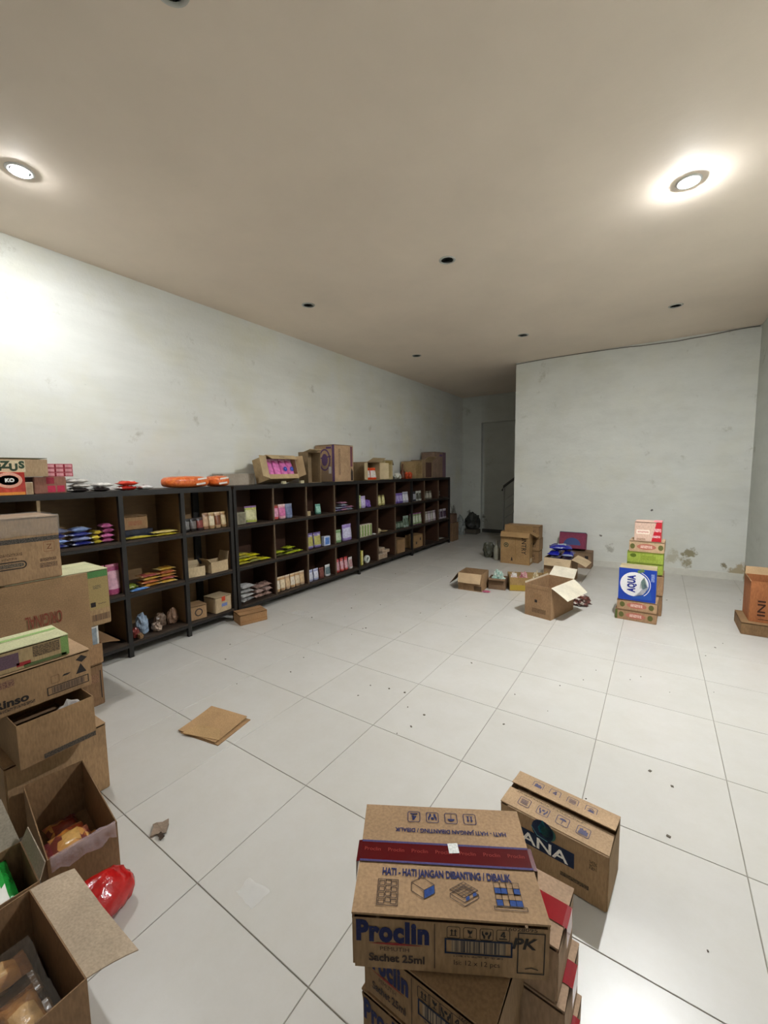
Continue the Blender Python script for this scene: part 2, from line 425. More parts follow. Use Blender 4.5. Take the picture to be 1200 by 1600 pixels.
# ------------------------------------------------------------------ packets
def pouch_mesh(w, h, d, mats, seed=0, sag=.5):
    """stand-up pouch: full at the base, flat crimped top; slots body, band, label"""
    q = random.Random(seed); bm = bmesh.new(); n = 16; rings = []
    prof = [(0, .82, .78), (.06, .97, 1), (.2, 1, .98), (.4, .99, .85), (.6, .97, .62), (.78, .97, .36), (.9, .99, .10), (.93, 1, .05), (1, 1, .04)]
    for v, sx, sy in prof:
        ring = []
        for i in range(n):
            a = 2*PI*i/n; c, s = math.cos(a), math.sin(a)
            x = math.copysign(abs(c)**.75, c)*w/2*sx; y = math.copysign(abs(s)**1.1, s)*d/2*sy
            j = .03*min(w, d) if .05 < v < .9 else 0
            ring.append(bm.verts.new((x+q.uniform(-j, j), y+q.uniform(-j, j), v*h+(q.uniform(-j, j) if v < 1 else 0))))
        rings.append(ring)
    for k in range(len(rings)-1):
        for i in range(n):
            f = bm.faces.new((rings[k][i], rings[k][(i+1) % n], rings[k+1][(i+1) % n], rings[k+1][i]))
            a = (i+.5)/n; front = .58 < a < .92
            f.material_index = 1 if (k >= 6 or k == 0) else (2 if front and k in (2, 3, 4) else 0)
    bm.faces.new(rings[0][::-1]); bm.faces.new(rings[-1])
    me = bpy.data.meshes.new('pouch'); bmesh.ops.recalc_face_normals(bm, faces=bm.faces); bm.to_mesh(me); bm.free()
    me.polygons.foreach_set('use_smooth', [True]*len(me.polygons))
    for m in mats: me.materials.append(m)
    return me
def sachet_mesh(w, l, t, mats, seed=0, nx=8, ny=6, crinkle=.25, curl=0):
    """pillow packet lying flat, long along x, sealed ends; base at z=0"""
    q = random.Random(seed); bm = bmesh.new(); T = []; B = []
    for i in range(nx+1):
        u = i/nx; rt = []; rb = []
        for j in range(ny+1):
            v = j/ny; e = min(1, min(u, 1-u)*nx/1.15-.3); e = max(0, e)
            p = (math.sin(PI*u)**.3)*((1-abs(2*v-1)**3)**.33)*e if e > 0 else 0
            k = q.uniform(-crinkle, crinkle)*t*.5*(1 if 0 < i < nx else .3)
            x = (u-.5)*l; y = (v-.5)*w*(1-.1*(e > 0)*math.sin(PI*u)); zc = t/2+curl*(2*u-1)**2
            rt.append(bm.verts.new((x, y, zc+.0008+p*t/2+k))); rb.append(bm.verts.new((x, y, max(0, zc-.0008-p*t/2+k*.3))))
        T.append(rt); B.append(rb)
    for i in range(nx):
        for j in range(ny):
            f = bm.faces.new((T[i][j], T[i+1][j], T[i+1][j+1], T[i][j+1])); g = bm.faces.new((B[i][j], B[i][j+1], B[i+1][j+1], B[i+1][j]))
            mi = 1 if i in (0, nx-1) else (2 if (nx*.3 <= i < nx*.75 and 1 <= j < ny-1) else 0)
            f.material_index = mi; g.material_index = min(mi, 1)
    for i in range(nx):
        bm.faces.new((T[i][0], B[i][0], B[i+1][0], T[i+1][0])); bm.faces.new((T[i][ny], T[i+1][ny], B[i+1][ny], B[i][ny]))
    for j in range(ny):
        bm.faces.new((T[0][j], T[0][j+1], B[0][j+1], B[0][j])); bm.faces.new((T[nx][j], B[nx][j], B[nx][j+1], T[nx][j+1]))
    me = bpy.data.meshes.new('sachet'); bmesh.ops.recalc_face_normals(bm, faces=bm.faces); bm.to_mesh(me); bm.free()
    me.polygons.foreach_set('use_smooth', [True]*len(me.polygons))
    for m in mats: me.materials.append(m)
    return me
def crumple_mesh(sx, sy, sz, m, seed=0, amp=.35, freq=2.6, sub=3):
    """a crumpled bag sitting on its base"""
    bm = bmesh.new(); bmesh.ops.create_icosphere(bm, subdivisions=sub, radius=1)
    for v in bm.verts:
        n = noise.noise(v.co*freq+Vector((seed*3.1, seed, 0))); n2 = noise.noise(v.co*freq*2.7+Vector((0, seed*2.3, 5)))
        c = v.co*(1+amp*n+amp*.5*n2)
        v.co = (c.x*sx/2, c.y*sy/2, max(0, (c.z+.75)*sz/1.75))
    me = bpy.data.meshes.new('crumple'); bmesh.ops.recalc_face_normals(bm, faces=bm.faces); bm.to_mesh(me); bm.free()
    for q in (m if isinstance(m, (list, tuple)) else [m]): me.materials.append(q)
    return me
def small_box_mesh(w, d, h, mats):
    """little printed pack: slots body, top/bottom, front label"""
    bm = bmesh.new(); add_box(bm, (w, d, h), (0, 0, h/2), min(w, d, h)*.04)
    bm.normal_update()
    for f in bm.faces:
        if abs(f.normal.z) > .7: f.material_index = 1
    fr = min(bm.faces, key=lambda f: f.normal.y)
    q = bmesh.ops.inset_region(bm, faces=[fr], thickness=min(w, h)*.18); fr.material_index = 2
    me = bpy.data.meshes.new('small_box'); bm.to_mesh(me); bm.free()
    for m in mats: me.materials.append(m)
    return me
ORD = ['leftmost', 'second from left', 'third from left', 'fourth from left', 'fifth from left', 'sixth from left', 'seventh from left', 'eighth from left']
_seed = [0]
def ns(): _seed[0] += 1; return _seed[0]
def mats3(c): return [q if not isinstance(q, str) else gloss(q) for q in (tuple(c)+(c[0], c[0]))[:3]]
def pack(kind, name, label, cat, loc, rz, dims, cols, group=None, rot=None):
    if kind == 'pouch': me = pouch_mesh(*dims, mats3(cols), ns())
    elif kind == 'sachet': me = sachet_mesh(*dims, mats3(cols), ns())
    elif kind == 'smallbox': me = small_box_mesh(*dims, mats3(cols))
    elif kind == 'crumple': me = crumple_mesh(*dims, mats3(cols)[:1], ns())
    o = link(name, me); o.location = loc; o.rotation_euler = rot if rot else (0, 0, rz)
    return tag(o, label, cat, group)

# ------------------------------------------------------------------ the room
T = .6; TX0, TY0 = -1.4417, 2.5962
flo = struct(span('floor', (XL, YF, -.06), (XR, YC+.2, -.004), plain('tile_grout', '#8f897c', .9)))
tm = tile_mat(); _tc = {}
def cuts(o, a, b):
    k = math.floor((a-o)/T)+1; L = [a]
    while o+k*T < b-.02: L.append(o+k*T); k += 1
    return L+[b]
xs, ys = cuts(TX0, XL, XR), cuts(TY0, YF, YC+.2)
for i in range(len(xs)-1):
    for j in range(len(ys)-1):
        w, d = round(xs[i+1]-xs[i]-.0035, 4), round(ys[j+1]-ys[j]-.0035, 4)
        if (w, d) not in _tc:
            bm = bmesh.new(); add_box(bm, (w, d, .012), (0, 0, -.006))
            bmesh.ops.bevel(bm, geom=[e for e in bm.edges if all(v.co.z > -.001 for v in e.verts)], offset=.0012, segments=1, affect='EDGES')
            me = bpy.data.meshes.new('tile'); bm.to_mesh(me); bm.free(); me.materials.append(tm); _tc[(w, d)] = me
        o = link('tile', _tc[(w, d)], flo); o.location = ((xs[i]+xs[i+1])/2, (ys[j]+ys[j+1])/2, 0)

HOLE = .062
LX, LY = (-3.37, -1.66, .085), (-1.5, 1.03, 3.555, 6.055)
def lamp_key(x, y):
    for k in LIT:
        if abs(k[0]-x) < .05 and abs(k[1]-y) < .08: return k
def ceiling():
    bm = bmesh.new(); q = .14
    bx = sorted([XL-.1, XR+.1]+[a+s*q for a in LX for s in (-1, 1)]); by = sorted([YF-.1, YC+.3]+[a+s*q for a in LY for s in (-1, 1)])
    vd = {}
    def V(x, y):
        k = (round(x, 4), round(y, 4))
        if k not in vd: vd[k] = bm.verts.new((x, y, CEIL))
        return vd[k]
    for i in range(len(bx)-1):
        for j in range(len(by)-1):
            cx, cy = (bx[i]+bx[i+1])/2, (by[j]+by[j+1])/2
            c4 = [V(bx[i], by[j]), V(bx[i+1], by[j]), V(bx[i+1], by[j+1]), V(bx[i], by[j+1])]
            if any(abs(cx-a) < .01 for a in LX) and any(abs(cy-a) < .01 for a in LY):
                ring = [bm.verts.new((cx+HOLE*math.cos(2*PI*k/32), cy+HOLE*math.sin(2*PI*k/32), CEIL)) for k in range(32)]
                up = [bm.verts.new((v.co.x, v.co.y, CEIL+.015)) for v in ring]
                for k in range(32): bm.faces.new((ring[k], up[k], up[(k+1) % 32], ring[(k+1) % 32]))
                for s in range(4):                      # corner s sits at angle 225+90s
                    k0 = (20+8*s) % 32
                    bm.faces.new([c4[s], c4[(s+1) % 4]]+[ring[(k0+8-k) % 32] for k in range(9)])
            else: bm.faces.new(c4)
    me_o = obj('ceiling', bm, wall_mat('cream_ceiling_paint', '#ebdccb', rough_paint=0))
    return struct(me_o)
ceiling()
struct(span('trim_1', (XL-.1, YF-.1, CEIL+.2), (XR+.1, YC+.3, CEIL+.25), plain('ceiling_void', '#3a3733', .9)))
WALLC = '#dfdfd8'
struct(span('wall_left', (XL-.12, YF, -.05), (XL, YC+.2, CEIL+.2), wall_mat('left_wall_paint', WALLC,
    [((XL, 1.64, 2.42), .05, '#8e8a80', .3), ((XL, 9.6, .55), .28, '#8d8a80', .45)], .35)))
DMG = '#a39a80'
struct(span('wall_back', (-2.1765, YB, -.05), (XR+.1, YB+.15, CEIL+.2), wall_mat('back_wall_paint', '#dadad2',
    [((.43, YB, .33), .10, '#958d72', .5), ((.40, YB, .20), .09, '#a09880', .5), ((.22, YB, .25), .12, '#bdb8a4', .5), ((.84, YB, .20), .06, '#8c836c', .5),
     ((1.02, YB, .12), .14, '#aea084', .5), ((-.064, YB, .963), .016, '#55524c', .6), ((-.753, YB, .512), .02, '#77736a', .6), ((-.6, YB, .33), .1, '#b4b2a6', .45)], .2)))
struct(span('wall_right', (XR, YF, -.05), (XR+.12, YC+.2, CEIL+.2), wall_mat('right_wall_paint', '#c3c5bd',
    [((XR, 7.45, .12), .15, '#94825c', .5)])))
struct(span('wall_front', (XL, YF-.12, -.05), (XR, YF, CEIL+.2), wall_mat('front_wall_paint', WALLC)))
cw = struct(span('wall_corridor', (XL, YC+.12, -.05), (XR, YC+.25, CEIL+.2), wall_mat('corridor_wall_paint', '#c4c6be',
    [((-3.95, YC+.12, .3), .3, '#6d6a60', .45)])))
struct(span('trim_2', (XL, YC, 0), (-3.80, YC+.12, CEIL), wall_mat('pilaster_paint', '#c9cbc3', [((-4.1, YC, .5), .1, '#77756c', .45), ((-4.2, YC, .2), .22, '#6d6a60', .45)])))
struct(span('trim_3', (-3.80, YC, 2.82), (XR, YC+.12, CEIL), wall_mat('lintel_paint', '#c4c6be')))
struct(span('baseboard_back', (-2.1765, YB-.012, 0), (XR-.01, YB, .10), plain('skirting_tile', '#d2cfc4', .35, var=.06)))
struct(span('baseboard_corridor', (XL, YC-.01, 0), (-3.8, YC, .08), plain('dark_skirting', '#4b4a45', .5)))
struct(span('baseboard_niche', (-3.8, YC+.11, 0), (-2.9, YC+.12, .09), plain('dark_skirting', '#4b4a45', .5)))

# cable sagging along the top of the back wall
pts = [(-2.17, 3.468), (-1.95, 3.475), (-1.6, 3.484), (-1.2, 3.482), (-.9, 3.478), (-.656, 3.474), (-.45, 3.468), (-.315, 3.457), (-.05, 3.450), (.16, 3.444), (.3, 3.452), (.454, 3.455), (.6, 3.462), (.732, 3.472), (.9, 3.478), (1.05, 3.476)]
tag(tube('cable', [(x, YB-.008, z) for x, z in pts], .006, plain('grey_cable', '#6a655b', .6)), 'thin grey cable running along the top of the back wall', 'cable')

# staircase and its handrail, mostly behind the back wall
st = struct(bpy.data.objects.new('trim_4', None)); COL.objects.link(st); st.location = (-2.86, 9.45, 0)
sm = plain('concrete_step', '#8c8a82', .8)
for k in range(7):
    span('step', (k*.28, 0, 0), (k*.28+.28, .8, .17*(k+1)), sm, st)
rm = plain('steel_rail', '#b5b7b3', .5, .2)
hr = thing('handrail', 'grey metal stair handrail rising behind the edge of the back wall', 'handrail', (-2.95, 9.4, 0))
tube('post', [(0, 0, 0), (0, 0, 1.2)], .022, rm, hr)
tube('post', [(.9, 0, 0), (.9, 0, 1.98)], .022, rm, hr)
tube('top_rail', [(-.04, 0, 1.14), (0, 0, 1.24), (.25, 0, 1.43), (1.0, 0, 2.06)], .028, plain('dark_handrail', '#4c4944', .5), hr)
for k in range(4): tube('rail', [(0, 0, .28+.21*k), (.25, 0, .46+.21*k), (1.0, 0, 1.09+.21*k)], .010, rm, hr)

# ------------------------------------------------------------------ downlights
ring_m = plain('downlight_rim', '#b9b9b2', .35, .5); refl_m = plain('mirror_reflector', '#7d8478', .18, .9); dead = plain('unlit_bulb', '#c9cbb8', .3)
can_m = plain('white_can', '#d8d8d4', .6)
lit_ring = plain('white_rim', '#e8e8e6', .4)
names = {(0, 1): 'lit recessed downlight above the near shelf', (2, 2): 'lit recessed downlight with bright halo, front right of ceiling',
         (2, 1): 'lit recessed downlight over the stack of detergent cartons', (2, 0): 'lit recessed downlight behind the viewer',
         (1, 2): 'large unlit downlight in the middle of the ceiling', (0, 2): 'unlit downlight near the left wall above the long shelf',
         (2, 3): 'unlit downlight close to the back right corner', (1, 3): 'unlit downlight just before the back wall edge', (0, 3): 'farthest unlit downlight, by the corridor over shelf end',
         (1, 1): 'unlit downlight at the very top edge of the view'}
for i, x in enumerate(LX):
    for j, y in enumerate(LY):
        if (i, j) not in names: continue
        k = lamp_key(x, y)
        t = thing('downlight', names[(i, j)], 'ceiling light', (x, y, CEIL), 0, 'recessed downlights')
        lathe('rim', [(.055, .004), (.055, -.006), (.06, -.008), (.074, -.003), (.074, .0)], lit_ring if k else ring_m, t, 32)
        lathe('reflector', [(.057, .0), (.05, .07), (.036, .11), (.028, .12)], can_m if k else refl_m, t, 24)
        if k:
            # the bulb itself is the lamp: a dome sunk in the can, its tip level with the ceiling
            lathe('bulb', [(.02, .10), (.036, .05), (.046, .014), (.042, -.005), (.026, -.0145), (0, -.018)],
                  emit_mat('lit_bulb', LAMP_COL, LIT[k]/(PI*.0085)), t, 24)
        else:
            lathe('bulb', [(.018, .11), (.03, .06), (.028, .03), (0, .012)], dead, t, 16)

# ------------------------------------------------------------------ shelf units
ply = wood('brown_plywood', '#8d6f4c'); ply_d = wood('dark_plywood', '#40291d'); edge_m = wood('board_edge', '#a38a68'); edge_d = wood('dim_board_edge', '#5f4d3c'); board = wood('dark_shelf_board', '#3d3128'); steel = plain('black_steel', '#24211f', .5, .3)
NEAR_Y = [-.02, .535, 1.09, 1.645, 2.19, 2.725]
LONG_Y = [2.815, 3.365, 3.925, 4.495, 5.045, 5.58, 6.135, 6.72, 7.24, 7.86, 8.395]
def shelf_unit(name, label, xf, xb, Y, zs, pm, bm_, legs, skip_div=(), post_cell=None):
    t = thing(name, label, 'shelf', (0, 0, 0))
    y0, y1 = Y[0], Y[-1]
    for k, z in enumerate(zs):
        nm = 'top_board' if k == len(zs)-1 else 'shelf_board'
        span(nm, (xb, y0, z-.018), (xf-.004, y1, z), board, t)
        span('front_rail', (xf-.028, y0, z-.045), (xf, y1, z-.019), steel, t)
        if k == len(zs)-1: span('front_rail', (xf-.003, y0-.01, z-.03), (xf+.003, y1+.01, z+.002), steel, t)
    for k in range(len(zs)-1):
        for i, y in enumerate(Y):
            if (i, k) in skip_div: continue
            span('divider', (xb+.0125, y-.009, zs[k]+.001), (xf-.03, y+.009, zs[k+1]-.019), pm, t)
            span('divider_edge', (xf-.030, y-.010, zs[k]+.001), (xf-.010, y+.010, zs[k+1]-.046), edge_m if pm is ply else edge_d, t)
        for i in range(len(Y)-1):
            span('back_panel', (xb, Y[i]+.0005, zs[k]+.001), (xb+.012, Y[i+1]-.0005, zs[k+1]-.019), bm_, t)
    for y in legs:
        span('leg', (xf-.034, y-.018, 0), (xf+.002, y+.018, zs[-1]-.03), steel, t)
        span('leg', (xb+.02, y-.018, 0), (xb+.056, y+.018, zs[0]-.02), steel, t)
    if post_cell:
        y, k0, k1 = post_cell
        span('back_post', (xb+.013, y-.035, zs[k0]), (xb+.05, y+.035, zs[k1]-.02), steel, t)
    return t
ZN = [.135, .575, 1.035, 1.47]; ZL = [.115, .565, 1.03, 1.47]
shelf_unit('shelf_unit', 'near plywood shelf unit on black steel legs behind stacked cartons', -3.80, -4.295, NEAR_Y, ZN, ply, ply, [NEAR_Y[0], NEAR_Y[3], NEAR_Y[4], NEAR_Y[5]], post_cell=(2.60, 0, 3))
shelf_unit('shelf_unit', 'long dark plywood cubby shelf running along the left wall', -3.85, -4.295, LONG_Y, ZL, ply_d, ply_d, [LONG_Y[0], LONG_Y[4], LONG_Y[7], LONG_Y[10]], skip_div={(7, 1), (7, 0)})

# ------------------------------------------------------------------ foreground: detergent cartons
KRAFT = card('#a8855e'); KRAFT2 = card('#9c7750'); KRAFT_D = card('#846342'); KRAFT_L = card('#b8966c'); KRAFT_Y = card('#b08a52'); PALE = card('#c4ae8c'); GREYC = card('#a89a88'); WHITEC = card('#cfcabd', .12)
NAVY = ink('#1b2250'); BROWNI = ink('#3f322d'); BLACKI = ink('#2a2523'); BLUEI = ink('#1d3c78'); REDI = ink('#8c2b2b'); GREENI = ink('#4c7a45'); TEALI = ink('#17717f'); WHITEI = ink('#e6e4de'); DNAVY = ink('#16233d'); PURI = ink('#5d4468'); DGREEN = ink('#2e4230')
TAPE_M = plain('maroon_tape', '#541013', .22, spec=.2); TAPE_R = plain('red_tape', '#8e0f1a', .12, spec=.3)
def proclin_front(r, dim, full=True):
    w, d, h = dim; k = w/.40; q = h/.13
    text(r, 'Proclin', dim, 'front', -.116*k, .026*q, .062*q, NAVY, .150*k, bold=.0034)
    drawing(r, 'underline', dim, 'front', -.11*k, -.002*q, [('f', [(-.06*k, .0), (.0, .004), (.06*k, .0), (0, -.002)], 0)], [REDI])
    text(r, 'PEMUTIH', dim, 'front', -.112*k, -.013*q, .013*q, BROWNI, .06*k)
    text(r, 'Sachet 25ml', dim, 'front', -.108*k, -.034*q, .024*q, BROWNI, .115*k, bold=.0008)
    drawing(r, 'printed_line', dim, 'front', -.030*k, 0, [('l', [(0, .052*q), (0, -.05*q)], .0016, False, 0)], [BROWNI])
    for i, s in enumerate(('up', 'glass', 'hands', 'four')):
        drawing(r, 'handling_icon', dim, 'front', (.008+.033*i)*k, .035*q, symbol(s, .026*q), [BLACKI, KRAFT])
    drawing(r, 'barcode_frame', dim, 'front', .058*k, .004*q, [('l', [(-.066*k, -.0155*q), (.066*k, -.0155*q), (.066*k, .0155*q), (-.066*k, .0155*q)], .0036, True, 0)], [DNAVY])
    panel(r, 'barcode', dim, 'front', .058*k, .004*q, .108*k, .026*q, barcode_mat('#2e2b33', '#a08a70'))
    panel(r, 'small_print', dim, 'front', .058*k, -.018*q, .10*k, .004*q, smudge('#5b463a', '#a58663'))
    text(r, 'Isi: 12 x 12 pcs', dim, 'front', .055*k, -.034*q, .016*q, BROWNI, .092*k)
    text(r, '16028095', dim, 'front', .143*k, .0515*q, .011*q, BLACKI, .062*k)
    drawing(r, 'marker_box', dim, 'front', .163*k, .0*q, [('l', [(-.027*k, -.046*q), (.025*k, -.046*q), (.026*k, .044*q), (-.026*k, .044*q)], .0022, True, 0), ('l', [(-.012*k, -.036*q), (0, -.033*q), (.014*k, -.037*q)], .002, False, 0)], [BLACKI])
    text(r, 'PK', dim, 'front', .150*k, .020*q, .034*q, BLACKI, .05*k, bold=.0008, shear=.2)
dP = (.40, .275, .13)
p1 = carton('detergent_carton', 'sealed brown detergent carton with dark red tape on top of the foreground stack', (-.381, .806, .5695), R(29.5), dP, KRAFT, tape=TAPE_M, group='detergent cartons')
proclin_front(p1, dP)
text(p1, 'HATI - HATI JANGAN DIBANTING / DIBALIK', dP, 'top', .0, -.051, .0235, NAVY, .285, bold=.0008, lift=.0016)
text(p1, 'HATI - HATI JANGAN DIBANTING / DIBALIK', dP, 'top', .018, .064, .016, NAVY, .275, rot=PI, bold=.0004, lift=.0016)
for i, s in enumerate(('four', 'hands', 'umbrella', 'up')):
    drawing(p1, 'handling_icon', dP, 'top', -.072+.048*i, .103, symbol(s, .031), [NAVY, KRAFT], PI, .0016)
for k in range(7): text(p1, 'Proclin', dP, 'top', -.17+.056*k, .004, .013, ink('#8a2a22'), .038, lift=.0032, name='tape_lettering')
for y in (-.025, .025): panel(p1, 'tape_edge', dP, 'top', 0, y, .395, .005, ink('#433a66'), 0, .0026)
panel(p1, 'sticker', dP, 'top', .022, .016, .024, .026, ink('#dcdcd8'), R(6), .0034)
sc = .044
brick = [('l', [(-.5*sc, -.62*sc), (.5*sc, -.62*sc), (.5*sc, .62*sc), (-.5*sc, .62*sc)], .0014, True, 0)]
for i in range(4):
    for j, x in enumerate((-.3, .02, .3)):
        y = (-.45+.29*i+(0 if j != 1 else .08))*sc
        brick.append(('l', [(x*sc-.13*sc, y-.09*sc), (x*sc+.13*sc, y-.09*sc), (x*sc+.13*sc, y+.1*sc), (x*sc-.13*sc, y+.1*sc)], .0014, True, 0))
drawing(p1, 'pallet_icon', dP, 'top', -.128, -.094, brick, [BROWNI, BLUEI], 0, .0016)
iso = lambda pts, s: [((x-y)*.87*s, (x+y)*.5*s+z*s) for x, y, z in pts]
s = .026
drawing(p1, 'pallet_icon', dP, 'top', -.05, -.104, [('f', iso([(0, 0, 0), (1, 0, 0), (1, 0, .7), (0, 0, .7)], s), 1), ('l', iso([(0, 1.2, 0), (0, 0, 0), (1, 0, 0), (1, 0, .7), (1, 1.2, .7), (0, 1.2, .7)], s), .0013, True, 0),
    ('l', iso([(0, 1.2, .7), (0, 0, .7), (1, 0, .7)], s), .0013, False, 0), ('l', iso([(0, 0, 0), (0, 0, .7)], s), .0013, False, 0)], [BROWNI, BLUEI], 0, .0016)
s = .03; it = [('l', iso([(0, 1.1, -.25), (0, 0, -.25), (1.2, 0, -.25), (1.2, 0, 0), (1.2, 1.1, 0), (0, 1.1, 0)], s), .0013, True, 0), ('l', iso([(0, 1.1, 0), (0, 0, 0), (1.2, 0, 0)], s), .0013, False, 0)]
for k in range(5): it.append(('l', iso([(.24*k, 0, .3), (.24*k, 1.1, .3)], s), .001, False, 0)); it.append(('l', iso([(0, .22*k, .3), (1.2, .22*k, .3)], s), .001, False, 0))
it += [('f', iso([(.15, 0, .02), (.45, 0, .02), (.45, 0, .26), (.15, 0, .26)], s), 1), ('f', iso([(.75, 0, .02), (1.05, 0, .02), (1.05, 0, .26), (.75, 0, .26)], s), 1), ('l', iso([(0, 1.1, .3), (1.2, 1.1, .3), (1.2, 0, .3), (0, 0, .3)], s), .0013, True, 0)]
drawing(p1, 'pallet_icon', dP, 'top', .034, -.106, it, [BROWNI, BLUEI], 0, .0016)
it = []; s = .056
for r_ in range(4):
    for c_ in range(4):
        x, y = (-.48+.24*c_)*s, (-.3+.22*r_)*s
        q = [(x, y), (x+.24*s, y), (x+.24*s, y+.22*s), (x, y+.22*s)]
        if r_ in (0, 2) and c_ != 1 + (r_ == 2): it.append(('f', q, 1))
        it.append(('l', q, .001, True, 0))
it.append(('l', [(-.6*s, -.44*s), (.6*s, -.44*s), (.6*s, -.32*s), (-.6*s, -.32*s)], .0013, True, 0))
drawing(p1, 'pallet_icon', dP, 'top', .128, -.091, it, [BROWNI, BLUEI], 0, .0016)

dF = (.302, .205, .1415)
lev = ['bottom carton of the foreground detergent stack, resting on the tiles', 'brown detergent carton third from top in the foreground stack', 'dusty brown detergent carton just below the topmost two, foreground stack', 'brown detergent carton directly under the topmost foreground carton']
lev[2] = 'dusty brown detergent carton third from top in the foreground stack'; lev[1] = 'detergent carton fourth from top, one above the bottom of the foreground stack'
for k in range(4):
    c = carton('detergent_carton', lev[k], (-.357+(-.004, .003, -.006, 0)[k], .752, .1423*k), R(-1+(1, -.5, .5, 0)[k]), dF, card('#99764f'), group='detergent cartons')
    proclin_front(c, dF)
lev = ['bottom red-taped carton behind the foreground detergent stack', 'second red-taped carton from the floor behind the foreground stack', 'red-taped carton with its taped end showing low behind the foreground stack', 'red-taped carton showing right behind the topmost foreground carton']
dR = (.35, .16, .1405)
for k in range(4):
    carton('taped_carton', lev[k], (-.308+(.02, .026, .016, 0)[k], .947, .1413*k), R(-2), dR, card('#b08f70'), tape=TAPE_R, group='red-taped cartons behind the stack')

dL = (.405, .215, .23)
la = carton('tissue_carton', 'brown carton with navy LANA panel standing alone behind the foreground stack', (-.278, 1.667, 0), R(-5.5), dL, card('#a5845c'), gap=.018, lift=.012, flapm=card('#b1906a'))
panel(la, 'printed_panel', dL, 'front', -.045, .018, .265, .062, DNAVY, R(1))
text(la, 'LANA', dL, 'front', -.04, .016, .062, WHITEI, .215, bold=.001, lift=.0018)
drawing(la, 'logo', dL, 'front', -.03, .078, [('f', circ(.042, 24), 0), ('f', circ(.028, 18, .022, .0), 1), ('l', [(-.045, .0), (-.02, -.03), (.02, -.035)], .003, False, 2), ('f', [(-.012, -.012), (.012, -.012), (.018, .006), (0, .045), (-.018, .006)], 3)], [DNAVY, ink('#2f5a50'), ink('#5b8c92'), TEALI], 0, .0016)
panel(la, 'small_print', dL, 'front', .152, .045, .026, .036, smudge('#5e4a33', '#95764e'))
panel(la, 'barcode', dL, 'front', .09, -.055, .10, .016, smudge('#3a3026', '#6f5a3e'))
for i, s in enumerate(('keepdry', 'hands', 'bars', 'stack')): drawing(la, 'handling_icon', dL, 'top', -.105+.07*i, .062, symbol(('stack', 'four', 'bars', 'keepdry')[i], .042), [ink('#4d4960'), KRAFT], 0, .004)
for i, s in enumerate(('bars', 'hands', 'umbrella', 'stack')): drawing(la, 'handling_icon', dL, 'top', -.12+.075*i, -.058, symbol(s, .045), [ink('#4d4960'), KRAFT], 0, .0016)
panel(la, 'small_print', dL, 'top', -.03, -.018, .27, .009, smudge('#6b573f', '#a5875f'), 0, .0016)

# ------------------------------------------------------------------ left piles of cartons
def cx(name, label, X, Y, Z, m, opened=False, **kw):
    """axis-aligned carton whose printed front looks to +x"""
    dim = (Y[1]-Y[0], X[1]-X[0], Z[1]-Z[0])
    f = open_carton if opened else carton
    return f(name, label, ((X[0]+X[1])/2, (Y[0]+Y[1])/2, Z[0]), PI/2, dim, m, **kw), dim
grp = 'cartons piled by the near shelf'
o, d = cx('carton', 'low brown carton on the floor at the base of the rear pile', (-3.57, -3.19), (.47, 1.185), (0, .298), KRAFT_D, group=grp)
panel(o, 'small_print', d, 'front', .29, .05, .08, .06, smudge('#6e4c3a', '#8d6a48')); panel(o, 'printed_line', d, 'front', .34, 0, .006, .2, BLACKI)
o, d = cx('carton', 'open brown carton with its side flap sticking out below the ORIGINAL board', (-3.57, -3.195), (.5, 1.196), (.30, .437), KRAFT2, True, group=grp, flaps=[('right', .12, 98, -.01)])
cx('carton', 'hidden brown carton inside the rear pile behind the ORIGINAL board', (-3.54, -3.235), (.55, 1.09), (.308, .562), KRAFT_D, group=grp)
o = pack('smallbox', 'white_pack', 'small white pack tucked under the green-banded carton in the rear pile', 'pack', (-3.235, 1.148, .312), PI/2, (.075, .05, .250), ('#d9d8d2', '#d9d8d2', '#8d98a0'))
o, d = cx('carton', 'tall brown carton with green top band and cream edges, rear pile', (-3.58, -3.20), (.72, 1.268), (.565, .957), card('#a3835a'), group=grp, flapm=card('#d3cfa0'))
panel(o, 'printed_band', d, 'front', .206, .165, .125, .044, GREENI); panel(o, 'printed_area', d, 'front', .206, .03, .125, .22, ink('#9a8558'), 0, .0006)
panel(o, 'small_print', d, 'front', .20, .075, .05, .025, smudge('#5d5138', '#9a8558'), 0, .0012); panel(o, 'small_print', d, 'front', .225, -.045, .05, .006, smudge('#4a3d2a', '#8f7750'), 0, .0012)
panel(o, 'printed_square', d, 'front', .17, -.045, .03, .032, BLACKI, 0, .0012); panel(o, 'barcode', d, 'front', .21, -.14, .11, .045, barcode_mat('#4a3729', '#8a6a49'), 0, .0012)
panel(o, 'printed_line', d, 'top', 0, .05, .53, .006, ink('#8fa56a'), 0, .0016)
dS = (.68, .022, .515)
o = thing('cardboard_sheet', 'large flat brown board with upside-down red ORIGINAL leaning in the rear pile', 'cardboard', (-3.178, .79, .439), PI/2)
obj('board', wavy_slab(dS[0], dS[2], dS[1], .006, 6, 0, .002), card('#a07d55'), o).matrix_local = Matrix.Translation((0, -.011, 0)) @ Matrix.Rotation(PI/2, 4, 'X')
text(o, 'ORIGINAL', dS, 'front', .09, .013, .11, ink('#7d3c2c'), .185, PI, .001, lift=.009)
panel(o, 'small_print', dS, 'front', -.1, -.2, .09, .04, smudge('#4c3a28', '#83664a'), 0, .008)
o, d = cx('carton', 'brown carton with black printed stripe and clear wrap on top of rear pile', (-3.57, -3.19), (.50, 1.004), (.959, 1.355), KRAFT, group=grp)
panel(o, 'printed_stripe', d, 'front', 0, .058, .5, .028, smudge('#221f1d', '#5a5046'))
